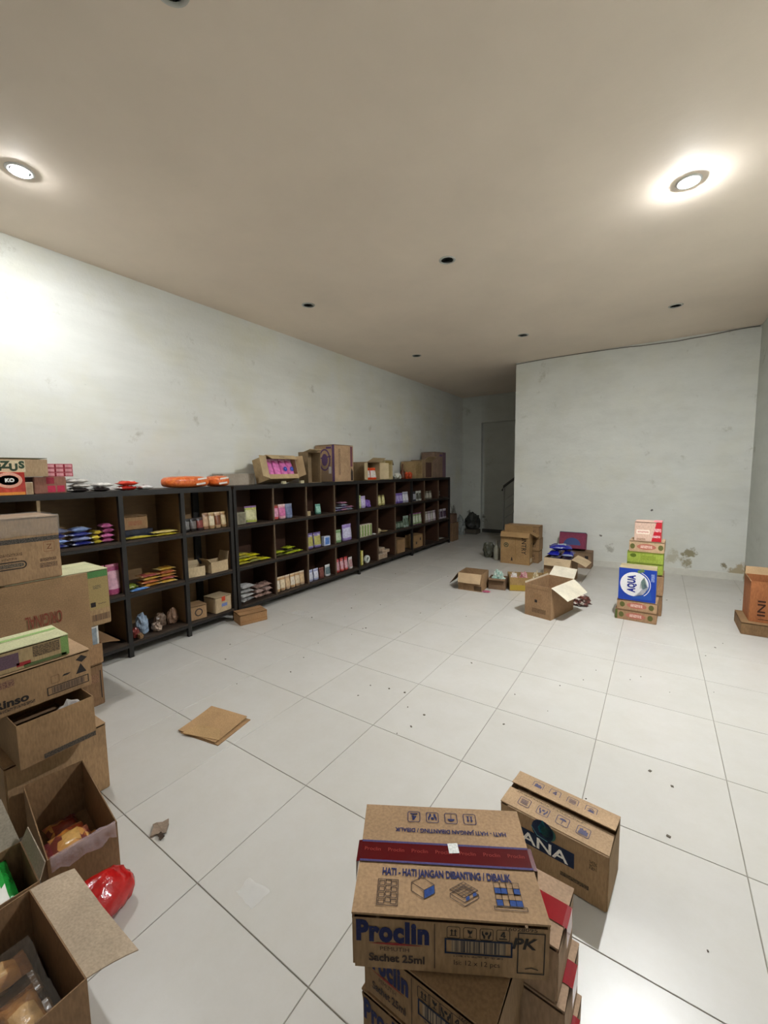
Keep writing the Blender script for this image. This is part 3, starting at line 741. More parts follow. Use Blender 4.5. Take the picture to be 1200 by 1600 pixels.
drawing(o, 'logo', d, 'front', .0, -.085, [('l', rrect(.15, .042, .48), .007, True, 0), ('f', rrect(.13, .024, .48), 1)], [BLACKI, smudge('#3a342d', '#7a6a55')])
panel(o, 'small_print', d, 'front', .01, -.02, .10, .018, smudge('#553f2b', '#9c7a55')); panel(o, 'small_print', d, 'front', .0, -.044, .07, .012, smudge('#553f2b', '#9c7a55'))
panel(o, 'small_print', d, 'front', .185, -.075, .085, .02, smudge('#4a3524', '#8c6b4a')); panel(o, 'small_print', d, 'front', .185, -.11, .09, .03, smudge('#4a3a2c', '#937150'))
drawing(o, 'printed_frame', d, 'front', .195, .005, [('l', rrect(.055, .06, .1), .003, True, 0)], [ink('#8c6040')]); text(o, 'Z', d, 'front', .195, .005, .045, ink('#6b4128'))
drawing(o, 'printed_frame', d, 'front', -.16, -.0, [('l', rrect(.09, .05, .25), .005, True, 0), ('f', rrect(.07, .034, .2), 1)], [BLACKI, ink('#6f675c')])
bm = bmesh.new(); add_box(bm, (.515, .392, .12), (0, 0, .3425)); bmesh.ops.subdivide_edges(bm, edges=bm.edges[:], cuts=9, use_grid_fill=True)
for v in bm.verts: v.co += Vector([noise.noise(v.co*38+Vector((k*7, 0, 0)))*.006 for k in range(3)]); v.co.z = max(v.co.z, .275)
obj('clear_wrap', bm, film((.62, .56, .5), .74), o, True)

o, d = cx('carton', 'long brown carton with printed icons in the middle pile, under the green-topped carton', (-2.69, -2.33), (.31, .815), (.554, .742), card('#9d7a52'), group=grp, flapm=card('#b3916a'))
text(o, 'Rinso', d, 'front', -.055, -.035, .05, BLACKI, .12, bold=.002); panel(o, 'small_print', d, 'front', -.06, -.066, .17, .014, smudge('#3d2f24', '#7f6245')); panel(o, 'small_print', d, 'front', -.115, .05, .15, .03, smudge('#5e3a34', '#86664a'))
drawing(o, 'barcode_frame', d, 'front', .155, -.05, [('l', [(-.082, -.018), (.082, -.018), (.082, .018), (-.082, .018)], .004, True, 0)], [BLACKI]); panel(o, 'barcode', d, 'front', .155, -.05, .13, .028, barcode_mat('#4b3b30', '#7d634a'))
drawing(o, 'warning_triangle', d, 'front', .21, .01, [('f', [(-.022, -.022), (.022, -.022), (0, .026)], 0)], [BLACKI]); drawing(o, 'warning_diamond', d, 'front', .215, .058, [('f', [(-.024, 0), (0, -.018), (.024, 0), (0, .018)], 0)], [BLACKI])
drawing(o, 'printed_frame', d, 'front', .105, .0, [('l', rrect(.03, .036, .1), .002, True, 0)], [ink('#6b5138')]); drawing(o, 'printed_arrow', d, 'front', .15, .005, [('f', [(-.018, -.004), (.005, -.004), (.018, .004), (-.01, .005)], 0)], [BLACKI])
o, d = cx('carton', 'slim carton with cream top and green stripe crowning the middle pile', (-2.545, -2.335), (.31, .735), (.743, .846), card('#a1875c'), group=grp, flapm=card('#d2cf9d'))
panel(o, 'printed_band', d, 'top', 0, .035, .41, .03, ink('#93b06c'), 0, .0016); panel(o, 'printed_band', d, 'front', -.08, .0, .21, .06, ink('#5b4650')); panel(o, 'printed_band', d, 'front', .195, 0, .03, .09, ink('#6f8a4e'))
panel(o, 'barcode', d, 'front', .125, .012, .10, .05, smudge('#4a3b28', '#7a6240')); panel(o, 'printed_band', d, 'front', .12, -.04, .16, .014, ink('#55603a')); panel(o, 'logo', d, 'front', .04, -.028, .05, .018, REDI)
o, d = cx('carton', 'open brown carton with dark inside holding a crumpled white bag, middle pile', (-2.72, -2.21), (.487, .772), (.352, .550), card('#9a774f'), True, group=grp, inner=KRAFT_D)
panel(o, 'printed_stripe', d, 'front', .04, -.085, .2, .022, smudge('#2c2724', '#55483a'))
tag(link('plastic_bag', crumple_mesh(.075, .13, .185, gloss('#b8b2ae'), 3)), 'crumpled whitish plastic bag peeking out of the dark open carton', 'bag').location = (-2.265, .685, .358)
cx('carton', 'plain brown carton on the floor under the middle pile', (-2.70, -2.29), (.45, .842), (0, .350), card('#a8845b'), group=grp)

# open cartons nearest to the viewer on the left
o = open_carton('open_carton', 'open carton of brown noodle packets on the floor, left side', (-1.985, .57, 0), R(-8), (.53, .215, .25), card('#94714b'), group='open cartons on the left', inner=card('#8a6946'))
bm = bmesh.new(); rows = []
for i in range(9):
    v = (i/8-.5)*.2
    prof = [(.225, .16), (.25, .22), (.262, .256), (.272, .258), (.277, .235), (.279, .215+.012*math.sin(i*2)), (.280, .20+.012*math.sin(i*2))]
    rows.append([bm.verts.new((x+rnd.uniform(-.004, .004), v, z+rnd.uniform(-.006, .006))) for x, z in prof])
for i in range(8):
    for j in range(6): bm.faces.new((rows[i][j], rows[i+1][j], rows[i+1][j+1], rows[i][j+1]))
tag(obj('plastic_film', bm, film((.6, .45, .48), .6), None, True), 'clear plastic film draped over the near rim of the noodle carton', 'film').matrix_world = o.matrix_basis
nd = [motley('#8a3a1e', '#b8752f', '#5a2418', 30), motley('#6b3028', '#c08a4a', '#94522c', 26), motley('#7c2f3a', '#b06a50', '#d0a060', 30)]
NP = [(.16, -.05, .010, 92, 0, 'noodle packet lying lowest by the film-covered rim, left carton'), (.16, .05, .010, 88, 0, 'noodle packet lying low beside the right wall of the left carton'),
      (.02, -.05, .010, 90, 0, 'noodle packet lying low in the middle of the left carton'), (.02, .05, .010, 93, 0, 'noodle packet in the shaded middle by the right wall, left carton'),
      (-.15, .0, .010, 5, 0, 'noodle packet in the dark far end of the left carton'), (.15, .028, .074, 90, 0, 'golden noodle packet tilted on the others near the film, left carton'),
      (.02, .0, .074, 10, 0, 'noodle packet lying across the pile in the left carton'), (.13, -.025, .140, 90, 0, 'topmost shiny noodle packet in the left carton')]
for k, (x, y, z, a, b, lb) in enumerate(NP):
    e = pack('sachet', 'noodle_packet', 'brown '+lb, 'packet', (0, 0, 0), 0, (.12, .095, .055) if k < 4 else (.12, .14, .055), (nd[k % 3], nd[(k+1) % 3], '#c99a55' if k % 2 else '#8e3b2c'), 'noodle packets in the open left carton')
    e.matrix_world = o.matrix_basis @ Matrix.Translation((x, y, z)) @ Euler((R(b), R(b*.6), R(a))).to_matrix().to_4x4()
dI = (.24, .46, .30)
o = open_carton('open_carton', 'open carton with raised grey flap holding green packs, far left', (-1.742, .15, 0), R(-4), dI, card('#8f6d49'), group='open cartons on the left', inner=card('#9a8672'))
flap(o, dI, 'left', .165, 24, card('#a89a88'), .012, .03, .006); flap(o, dI, 'back', .05, 22, card('#a08f7a'))
GP = [gloss('#1f8a34'), gloss('#e2ded4'), motley('#e6e3da', '#2b9a3f', '#d9d4d0', 9)]
for k, (y, z, dm, lb) in enumerate([(.25, .135, (.19, .17, .08), 'lower green refill pack, right end of the far left carton'), (.05, .135, (.19, .19, .08), 'lower green refill pack, left end of the far left carton'),
                                    (.245, .222, (.2, .18, .09), 'topmost green and white refill pack, right end of far left carton'), (.05, .222, (.2, .18, .09), 'topmost refill pack at the left end of far left carton')]):
    pack('sachet', 'detergent_refill', lb, 'pack', (-1.744, y, z), R(86), dm, (GP[2], GP[0], GP[2] if k > 1 else GP[1]), 'green refill packs in the far left carton')
pack('smallbox', 'inner_pack', 'pack under the green refills, bottom of far left carton', 'pack', (-1.743, .15, .008), R(-4), (.2, .40, .12), ('#8a8f84', '#8a8f84', '#8a8f84'))
dK = (.42, .425, .30)
o = open_carton('open_carton', 'large open carton with wide bent flap at the lower left corner', (-1.39, .1325, 0), 0, dK, card('#8c6a48'), group='open cartons on the left', inner=card('#7e5f40'))
flap(o, dK, 'back', .125, 100, card('#b09a80'), -.018, -.012, .006)
bk = [gloss('#a8743e'), gloss('#8a5a34'), gloss('#c49a62')]
for k, (x, y, z, a, lb) in enumerate([(-1.305, .245, .152, 2, 'golden snack bundle along the flap side'), (-1.31, .13, .152, 4, 'brown snack bundle in the middle of the near end'), (-1.31, .02, .152, 6, 'pale golden snack bundle along the left side'),
                                  (-1.49, .2, .152, 90, 'snack bundle at the back by the flap'), (-1.33, .15, .219, 5, 'topmost golden snack bundle')]):
    pack('sachet', 'wrapped_bundle', lb+', lower left carton', 'bundle', (x, y, z), R(a), (.09, .2, .062), (bk[k % 3], bk[(k+1) % 3], bk[(k+2) % 3]), 'wrapped snack bundles in the lower left carton')
for k, (x, y) in enumerate([(-1.29, .13), (-1.48, .13)]):
    pack('smallbox', 'inner_pack', ('pack under the snack bundles, near end of lower left carton', 'pack under the snack bundles, back end of lower left carton')[k], 'pack', (x, y, .008), 0, (.16, .36, .14), ('#77583a', '#77583a', '#77583a'), 'packs under the snack bundles')
bm = bmesh.new(); n = 12; G = []
for i in range(n+1):
    G.append([bm.verts.new((-1.46+.25*i/n, -.03+.33*j/n, .262+.03*math.sin(PI*i/n)*math.sin(PI*j/n)+.018*noise.noise(Vector((i*.9, j*.9, 0)))+(.02 if i < 4 else 0))) for j in range(n+1)])
for i in range(n):
    for j in range(n): bm.faces.new((G[i][j], G[i+1][j], G[i+1][j+1], G[i][j+1]))
tag(obj('plastic_film', bm, film((.5, .42, .34), .93), None, True), 'crinkled clear plastic bag covering snack bundles in the lower left carton', 'film')
o = link('plastic_bag', crumple_mesh(.165, .27, .15, gloss('#b31212', .2), 11, .16, 1.5, 4)); o.location = (-1.622, .51, 0); o.data.polygons.foreach_set('use_smooth', [True]*len(o.data.polygons))
tag(o, 'bright red plastic bag on the floor between the left open cartons', 'bag')

# ------------------------------------------------------------------ middle group of cartons on the floor
g = 'cartons in the middle of the floor'
d = (.30, .54, .355)
o = open_carton('open_carton', 'nearest open brown carton of the floor group, pale flaps folded outward', (-.965, .0+4.79, 0), R(-15), d, card('#a27d56'), inner=card('#b7a48a'), group=g, flaps=[('left', .02, 20)])
flap(o, d, 'right', .20, 122, card('#d8cdb4'), -.01, .03, .006); flap(o, d, 'back', .14, 52, card('#d8cdb4'), .01, .01, .006)
panel(o, 'small_print', d, 'front', 0, .135, .26, .016, smudge('#6e5236', '#a27d56')); panel(o, 'small_print', d, 'front', 0, .05, .09, .07, smudge('#7a5c3e', '#a27d56')); panel(o, 'logo', d, 'front', -.02, -.0, .03, .03, BLACKI); panel(o, 'small_print', d, 'front', .03, -.002, .05, .02, smudge('#7a5c3e', '#a27d56'))
panel(o, 'barcode', d, 'front', .015, -.105, .16, .05, smudge('#5b4430', '#8d6c49'))
d = (.37, .40, .345)
o = open_carton('open_carton', 'brown carton brimming with dark blue packs, middle of the floor group', (-1.13, 6.33, 0), R(-4), d, card('#94724d'), group=g, flaps=[('front', .115, 158), ('right', .2, 105, -.03)], fm=card('#c9ae86'))
for k, (x, y, z, a, lb) in enumerate([(-1.21, 6.27, .10, 10, 'blue pack at left in the brimming carton'), (-1.05, 6.27, .10, -10, 'blue pack at right in the brimming carton')]):
    pack('smallbox', 'inner_pack', 'lower '+lb, 'pack', (x, 6.33, .008), 0, (.13, .3, .32), ('#1c2378', '#1c2378', '#3a49a8'))
for k, (x, y, z, w, a, lb) in enumerate([(-1.21, 6.31, .347, .16, 88, 'dark blue pack with pale round print lying left on the brimming carton'), (-1.03, 6.31, .347, .16, 92, 'dark blue pack with silver end lying right on the brimming carton'), (-1.14, 6.31, .44, .24, 12, 'topmost dark blue pack with white emblem on the brimming carton')]):
    pack('sachet', 'blue_pack', lb, 'pack', (x, y, z), R(a), (w, .30, .085), (('#1a1f86', '#222a9c', '#c9cfdf') if k != 1 else ('#1a1f86', '#9fa8bf', '#2b359f')), 'dark blue packs on the brimming carton')
d = (.49, .21, .55)
o = open_carton('open_carton', 'tall yellowish brown carton with vertical black lettering before the corridor', (-1.99, 7.09, 0), 0, d, card('#a98350'), group=g, flaps=[('front', .10, 140), ('right', .13, 118), ('back', .10, -8)])
text(o, 'UNTRY', d, 'front', .15, .06, .11, BLACKI, .31, -PI/2, .001); drawing(o, 'logo', d, 'front', -.15, .05, [('l', circ(.035, 16), .012, True, 0), ('f', [(-.02, -.01), (.02, -.01), (0, .03)], 0)], [DGREEN]); panel(o, 'printed_line', d, 'front', .01, 0, .006, .42, ink('#8c6b3e'))
drawing(o, 'printed_arrow', d, 'front', -.05, -.19, [('f', [(-.015, -.03), (.015, -.03), (.006, .03), (-.006, .03)], 0)], [BLACKI]); text(o, 'M', d, 'right', .02, .08, .06, BLACKI); panel(o, 'label_sticker', d, 'right', .0, -.2, .12, .07, ink('#c9b79a'))
for k in range(3):
    d = (.585, .27, .212)
    o = carton('carton', ('bottom', 'middle', 'top')[k]+' carton of the three stacked against the back wall end', (-1.945+(.0, .006, -.004)[k], 7.365, .2135*k), 0, d, card('#99764c'), group=g)
    if k == 2: drawing(o, 'logo', d, 'front', -.2, .03, [('l', circ(.04, 16), .014, True, 0)], [DGREEN])
    drawing(o, 'handling_icon', d, 'front', .19, .0, symbol('umbrella', .08), [BLACKI])
o = lathe('spray_bottle', [(.001, 0), (.05, 0), (.055, .03), (.055, .2), (.03, .26), (.018, .28), (.02, .33), (.012, .36), (.001, .36)], plain('dusty_grey_plastic', '#8f8c7c', .5), None, 16)
o.location = (-2.37, 7.18, 0); tag(o, 'dusty grey bottle standing left of the tall yellowish carton', 'bottle')
tag(link('plastic_bag', crumple_mesh(.2, .2, .3, gloss('#4a4a3c', .5), 21)), 'dark crumpled bag beside the dusty grey bottle', 'bag').location = (-2.56, 7.32, 0)
d = (.325, .32, .235)
o = open_carton('open_carton', 'empty open carton at the left of the floor group, front flap down', (-2.052, 5.255, 0), R(3), d, card('#9a7750'), group=g, inner=card('#a08663'), flaps=[('front', .13, 160)], fm=card('#c6a67c'))
flap(o, d, 'left', .22, 142, card('#7d6246'), .0, .03)
panel(o, 'printed_stripe', d, 'front', .11, -.075, .1, .06, ink('#55412e'))
d = (.225, .2, .15)
o = open_carton('open_carton', 'low dark carton heaped with clear teal packs, between two open cartons', (-1.765, 5.43, 0), R(8), d, card('#7c6044'), group=g, flaps=[('front', .045, 105)])
tag(link('clear_packs', crumple_mesh(.15, .135, .22, motley('#b9cbc0', '#8fb3a5', '#d8ddd4', 40), 5, .55, 4.5, 4)), 'heap of clear teal packs in the low dark carton', 'packs').location = (-1.765, 5.43, .007)
d = (.47, .32, .185)
o = open_carton('open_carton', 'low yellowish open carton with pink and white packs, floor group', (-1.43, 5.60, 0), R(22), d, card('#a5834c'), group=g, flaps=[('right', .06, 60)])
panel(o, 'printed_band', d, 'front', 0, -.045, .46, .07, ink('#a58a34'))
for k, (x, y, w, c, lb) in enumerate([(-1.56, 5.46, .12, ('#d9d4cf', '#e8e4e0', '#c9a9a6'), 'white crumpled pack at left in the yellowish carton'), (-1.45, 5.53, .15, ('#c98a92', '#d9b7b4', '#b05a66'), 'pink crumpled pack in the middle of the yellowish carton'), (-1.31, 5.6, .12, ('#c9b78a', '#ddd0b0', '#a08a55'), 'cream crumpled pack at right in the yellowish carton')]):
    tag(link('snack_pack', crumple_mesh(w*.72, .10, .215, motley(*c, 40), 31+k, .5, 4.5, 4)), lb, 'pack', 'packs in the yellowish carton').location = (x, y, .008)
d = (.44, .27, .262)
o = carton('carton', 'brown carton on the floor under the purple carton', (-1.06, 7.365, 0), 0, d, card('#8d6f52'), group=g)
for q in (-1, 1): panel(o, 'printed_square', d, 'front', .15, .05*q, .05, .05, BLACKI)
d = (.40, .18, .27)
o = carton('purple_carton', 'dark pink and blue carton set on a brown carton at the back wall', (-1.14, 7.34, .2875), 0, d, card('#83304c', .1), group=g, flapm=card('#5d6180'), rot=(R(-15), 0, 0))
drawing(o, 'logo', d, 'front', 0, -.04, [('f', [(.13*math.cos(i*PI/12), .12*math.sin(i*PI/12)-.04) for i in range(13)], 0)], [ink('#3a4a7a')]); panel(o, 'logo', d, 'top', 0, 0, .22, .09, ink('#4a6a9a'), 0, .002)
pack('sachet', 'candy_wrapper', 'small pink wrapper on the floor before the floor group', 'wrapper', (-1.83, 5.14, 0), R(20), (.06, .11, .02), ('#c0607a', '#d890a0', '#c0607a'))
tag(link('snack_wrapper', crumple_mesh(.19, .13, .13, motley('#4a2a22', '#c9bdb2', '#6b3a30', 30), 41, .5, 3.5)), 'crumpled brown and white wrapper right of the nearest open carton', 'wrapper').location = (-.70, 5.20, 0)

# ------------------------------------------------------------------ right-hand stack with the water carton
g = 'right-hand stack of cartons'; FRU = card('#b58f68')
def fruit(o, d):
    drawing(o, 'logo', d, 'front', 0, 0, [('f', [(x*.09, y*.032) for x, y in circ(1, 16)], 0)], [ink('#b06a5a')]); panel(o, 'small_print', d, 'front', 0, 0, .11, .03, smudge('#f0d8c8', '#a5503f'), 0, .0016)
    for q in (-1, 1): drawing(o, 'printed_leaf', d, 'front', .13*q, 0, [('f', [(x*.024, y*.03) for x, y in circ(1, 10)], 0)], [ink('#5f5f32')])
d = (.375, .28, .112); o = carton('fruit_carton', 'bottom low carton of the right-hand stack, on the floor', (-.133, 5.075, 0), R(-2), d, card('#a8815b'), group=g); fruit(o, d); panel(o, 'printed_end', d, 'front', -.176, 0, .02, .1, ink('#55602f'))
d = (.36, .28, .108); o = carton('fruit_carton', 'second low carton up, directly under the blue water carton', (-.125, 5.078, .1125), R(-3), d, FRU, group=g); fruit(o, d)
d = (.335, .24, .342); o = carton('water_carton', 'blue AQUA water carton lying on its side in the right-hand stack', (-.133, 5.055, .221), R(-1.5), d, card('#b3a27c'), group=g)
panel(o, 'printed_panel', d, 'front', 0, 0, .335, .34, ink('#1f3f9c'))
drawing(o, 'logo', d, 'front', -.025, .005, [('f', circ(.128, 36), 0), ('l', circ(.142, 30, 0, 0, -.9, 1.2), .006, False, 0), ('f', [(-.03, -.155), (.03, -.10), (.06, -.06), (.09, -.02), (.085, .03), (.125, -.02), (.15, -.08), (.16, -.15)], 1), ('f', [(.045, -.04), (.06, .04), (.085, .085), (.105, .03), (.115, -.02), (.09, -.04)], 2)], [ink('#dfdcdc'), ink('#274e9e'), ink('#6f8f86')], 0, .0016)
text(o, 'AQUA', d, 'front', -.045, .01, .095, ink('#232d80'), .185, PI/2, .005, lift=.003)
panel(o, 'small_print', d, 'front', .135, .09, .03, .08, smudge('#9fb0dc', '#1f3f9c'), 0, .0016); panel(o, 'printed_leaf', d, 'front', .03, .15, .06, .03, ink('#5f7a4a'), .4, .0016)
d = (.34, .28, .225); o = carton('carton', 'brown carton at the floor behind the water carton, right stack', (-.075, 5.39, 0), R(-2), d, card('#9c7650'), group=g)
d = (.34, .28, .225); o = carton('red_label_carton', 'carton with red side label standing behind the water carton', (-.07, 5.39, .2255), R(-2), d, card('#a9835e'), group=g)
panel(o, 'printed_label', d, 'right', -.06, .04, .12, .09, REDI); panel(o, 'printed_label', d, 'right', -.06, -.06, .12, .09, REDI)
GRN = card('#9aab35', .12)
for k in range(2):
    d = (.335, .28, .118); o = carton('green_carton', ('lower', 'upper')[k]+' of two lime green cartons in the right-hand stack', (-.078, 5.385, .4515+.1185*k), R(-2.5), d, GRN, group=g)
    drawing(o, 'printed_leaf', d, 'front', -.11, .02, [('f', [(x*.03, y*.022) for x, y in circ(1, 10)], 0)], [ink('#55651e')]); panel(o, 'small_print', d, 'front', .03, 0, .14, .05, smudge('#6a7d24', '#9aab35'))
d = (.325, .27, .122); o = carton('fruit_carton', 'pale fruit carton between the green cartons and topmost pink carton', (-.068, 5.38, .689), R(-3), d, card('#c2a079'), group=g); fruit(o, d)
d = (.25, .2, .215); o = carton('pink_carton', 'topmost pale pink carton with red right side, right-hand stack', (-.063, 5.345, .8115), R(-3), d, card('#d2ae98', .1), group=g)
drawing(o, 'printed_panel', d, 'front', .08, 0, [('f', [(-.045, -.105), (.044, -.105), (.044, .105), (-.005, .105)], 0)], [ink('#b3202c')]); panel(o, 'small_print', d, 'front', .088, .02, .06, .035, smudge('#f0d0d0', '#b3202c'), 0, .0016); panel(o, 'small_print', d, 'front', .08, -.05, .07, .025, smudge('#f0d0d0', '#b3202c'), 0, .0016)
panel(o, 'label_strip', d, 'front', -.045, -.005, .12, .045, ink('#e6d8c8')); panel(o, 'small_print', d, 'front', -.045, -.005, .10, .02, smudge('#b03a34', '#e6d8c8'), 0, .0016); panel(o, 'small_print', d, 'front', -.06, -.085, .08, .02, smudge('#6b4a3a', '#c9a890')); panel(o, 'printed_panel', d, 'top', .085, 0, .075, .19, ink('#d8848a'), 0, .002)

# orange carton at the right wall
d = (.32, .42, .118); carton('carton', 'low brown carton on the floor under the orange carton', (.885, 5.29, 0), 0, d, card('#8d6b44'), group='cartons at the right wall')
d = (.262, .36, .395); o = open_carton('orange_carton', 'worn orange carton with vertical black letters at the right wall', (.918, 5.33, .1185), 0, d, card('#b06a36', .3), group='cartons at the right wall', flaps=[('back', .08, 30), ('left', .05, 30)], fm=card('#b79468'))
text(o, 'INI', d, 'front', -.045, -.06, .08, ink('#3a2218'), .15, PI/2, .001); panel(o, 'printed_line', d, 'front', .03, -.168, .19, .006, ink('#3a2218'))
tag(link('plastic_bag', crumple_mesh(.16, .2, .26, gloss('#9c9a98'), 51)), 'grey plastic bag at the right edge before the orange carton', 'bag').location = (.975, 4.86, 0)

# ------------------------------------------------------------------ things lying on the floor
o = thing('folded_cardboard', 'flat folded brown cardboard lying alone on the tiles', 'cardboard', (-2.29, 1.44, 0), R(10))
obj('bottom_sheet', wavy_slab(.31, .275, .005, 0, 4, 0, .003), card('#a67f52'), o).location = (.015, -.135, .0052)
obj('top_sheet', wavy_slab(.31, .265, .005, .012, 6, 0, .004), card('#b28b5c'), o).location = (-.01, -.13, .013)
obj('curled_edge', wavy_slab(.27, .08, .004, .006, 6, .05, .004), card('#b9935f'), o).matrix_local = Matrix.Translation((.02, -.128, .016)) @ Matrix.Rotation(R(8), 4, 'Z') @ Matrix.Rotation(R(6), 4, 'X')
o = thing('cardboard_scrap', 'small torn cardboard scrap on the floor near the left cartons', 'cardboard', (-1.81, .845, 0), R(-35))
bm = bmesh.new(); add_box(bm, (.075, .06, .006), (0, 0, .005)); bmesh.ops.subdivide_edges(bm, edges=bm.edges[:], cuts=2, use_grid_fill=True)
for v in bm.verts: v.co += Vector((noise.noise(v.co*40)*.012, noise.noise(v.co*40+Vector((3, 0, 0)))*.012, abs(noise.noise(v.co*20))*.014))
obj('torn_piece', bm, card('#8f7a66'), o); box('torn_tab', (.03, .018, .004), (.05, .01, .012), card('#4a3a2c'), o, 0, Euler((.3, .2, .6)))
for k, (x, y, s_, lb) in enumerate([(-1.23, .885, .055, 'scrap of clear plastic film shining on the near tiles'), (-3.36, 3.25, .09, 'scrap of clear plastic on the tiles by the long shelf')]):
    bm = bmesh.new(); bmesh.ops.create_grid(bm, x_segments=9, y_segments=9, size=s_)
    for v in bm.verts: v.co.z = .007+.009*noise.noise(v.co*45); v.co.x *= 1+.3*noise.noise(v.co*12); v.co.y *= .7+.3*noise.noise(v.co*9)
    o = obj('plastic_scrap', bm, film((.95, .95, .95), .82), None, True); o.location = (x, y, 0); tag(o, lb, 'film')
bm = bmesh.new()
for k in range(70):
    while True:
        x, y = rnd.uniform(-3.4, .9), rnd.uniform(.9, 6.8)
        if not any(a < x < b and c < y < d_ for a, b, c, d_ in ((-2.6, -.3, 4.3, 7.6), (-.5, .3, 4.7, 5.7), (-.8, .1, .4, 2), (-3.5, -1.2, 0, 1.75), (.6, 1.1, 4.6, 5.8), (-3.9, -3.3, 2, 3.4))): break
    s_ = rnd.uniform(.004, .016)*(1.0 if y > 2 else .5)
    add_box(bm, (s_, s_*rnd.uniform(.4, 1), .003), (x, y, .0022), 0, 0, Matrix.Rotation(rnd.uniform(0, 3), 3, 'Z'))
o = obj('floor_crumbs', bm, plain('dirt_crumbs', '#5f564a', .9)); o['kind'] = 'stuff'; o['label'] = 'tiny dark crumbs and paper bits strewn over the tiles'; o['category'] = 'crumbs'

# corridor end
d = (.40, .34, .42); carton('carton', 'dim brown carton beyond the far end of the long shelf', (-4.05, 8.72, 0), 0, d, card('#8a6a4a'), group='cartons at the corridor')
d = (.36, .32, .2); carton('carton', 'small dim carton stacked beyond the far end of the long shelf', (-4.06, 8.72, .4205), R(5), d, card('#7a5c48'), group='cartons at the corridor')
tag(link('plastic_bag', crumple_mesh(.2, .22, .48, gloss('#9aa09c'), 61, .4)), 'whitish crumpled bag standing in the dim corridor corner', 'bag').location = (-4.1, 9.6, 0)
tag(link('plastic_bag', crumple_mesh(.36, .3, .4, gloss('#34352f', .5), 62, .5)), 'dark crumpled bag on a box in the corridor corner', 'bag').location = (-3.92, 9.95, .12)
box('low_box', (.3, .3, .115), (-3.92, 9.95, .0585), card('#5a5348')); tag(bpy.data.objects['low_box'], 'low grey box under the dark bag in the corridor corner', 'box')

# ------------------------------------------------------------------ things standing on top of the shelf units
g = 'cartons on top of the shelf units'; ZT = 1.4715
def ctop(label, X, Y, h, m, front='x', opened=False, **kw):
    if front == 'x': dim = (Y[1]-Y[0], X[1]-X[0], h); rz = PI/2
    else: dim = (X[1]-X[0], Y[1]-Y[0], h); rz = 0
    f = open_carton if opened else carton
    z = kw.pop('z', ZT)
    return f('carton', label, ((X[0]+X[1])/2, (Y[0]+Y[1])/2, z), rz, dim, m, group=g, **kw), dim
# near unit, left to right
pack('smallbox', 'snack_box', 'dark pack hidden under the green-lettered carton, near shelf top', 'pack', (-4.0, .86, ZT), PI/2, (.28, .14, .128), ('#4a2f28', '#4a2f28', '#4a2f28'))
o, d = ctop('flat carton with green bubbly letters lying across packs, near shelf top', (-4.14, -3.88), (.62, 1.19), .14, card('#a78a66'), z=1.6015, flapm=card('#8b8a6a'))
panel(o, 'printed_label', d, 'front', -.03, .008, .36, .085, ink('#cdbf9e')); panel(o, 'printed_line', d, 'front', .03, -.052, .22, .012, ink('#8b8055'))
for k, ch in enumerate('AGZUS'): text(o, ch, d, 'front', -.055+.046*k, .01+(.008 if k % 2 == 0 else -.01), .068, DGREEN, bold=.004, lift=.002)
o = pack('smallbox', 'red_box', 'red and orange box with cream oval at the far left of near shelf top', 'box', (-3.835, .905, ZT), PI/2, (.24, .07, .165), ('#b3281c', '#c96a3a', '#c7402c'))
drawing(o, 'logo', (.24, .07, .165), 'front', .03, .025, [('f', [(x*.075, y*.055) for x, y in circ(1, 20)], 0), ('f', [(x*.055, y*.035) for x, y in circ(1, 20)], 1)], [ink('#d9a08a'), ink('#6b5338')])
text(o, 'KO', (.24, .07, .165), 'front', .035, .025, .035, WHITEI, bold=.002, lift=.003); panel(o, 'printed_band', (.24, .07, .165), 'front', 0, -.07, .23, .02, ink('#d98a3c'))
pack('smallbox', 'cream_pack', 'small cream pack standing right of the red box, near shelf top', 'pack', (-3.86, 1.055, ZT), PI/2, (.045, .05, .09), ('#b79c7a', '#d9c9b0', '#a58a68'))
o, d = ctop('brown carton with two red labels, near shelf top', (-4.16, -3.9), (1.10, 1.305), .128, card('#94604c', .15), seam=False)
for q in (0, 1): panel(o, 'printed_label', d, 'front', .005+.06*q, -.03, .05, .05, ink('#b8324c'))
panel(o, 'printed_label', d, 'front', .0, .035, .05, .05, ink('#8d2a38'))
for r_ in range(3):
    for c_ in range(3):
        pack('smallbox', 'red_pack', f'small red pack, {("bottom", "middle", "top")[r_]} row, {("left", "middle", "right")[c_]} of nine stacked on near shelf top', 'pack', (-3.95, 1.215+.058*c_, 1.6+.0333*r_), PI/2, (.056, .08, .0325), ('#9c2e3c', '#c2707a', '#cf8a90'), 'nine small red packs stacked in rows')
for k, (y, z, a, c) in enumerate([(1.39, 0, 4, ('#2b2523', '#c9c4bd', '#4a4340')), (1.41, .036, -6, ('#d3cec6', '#8d8880', '#bdb7ae')), (1.385, .072, 8, ('#bdb8b0', '#dcd8d0', '#9a948c')), (1.555, 0, -8, ('#332a28', '#d8d3cc', '#6a5f5a')), (1.57, .036, 6, ('#d9d4cc', '#a8a29a', '#c9c4bc'))]):
    pack('sachet', 'silver_packet', ('lowest black-fronted', 'second silver', 'topmost silver', 'dark-fronted right-hand', 'upper right-hand silver')[k]+' packet in the silver pile, near shelf top', 'packet', (-3.95, y, ZT+z), PI/2+R(a), (.17, .15, .034), c, 'silver packets on near shelf top')
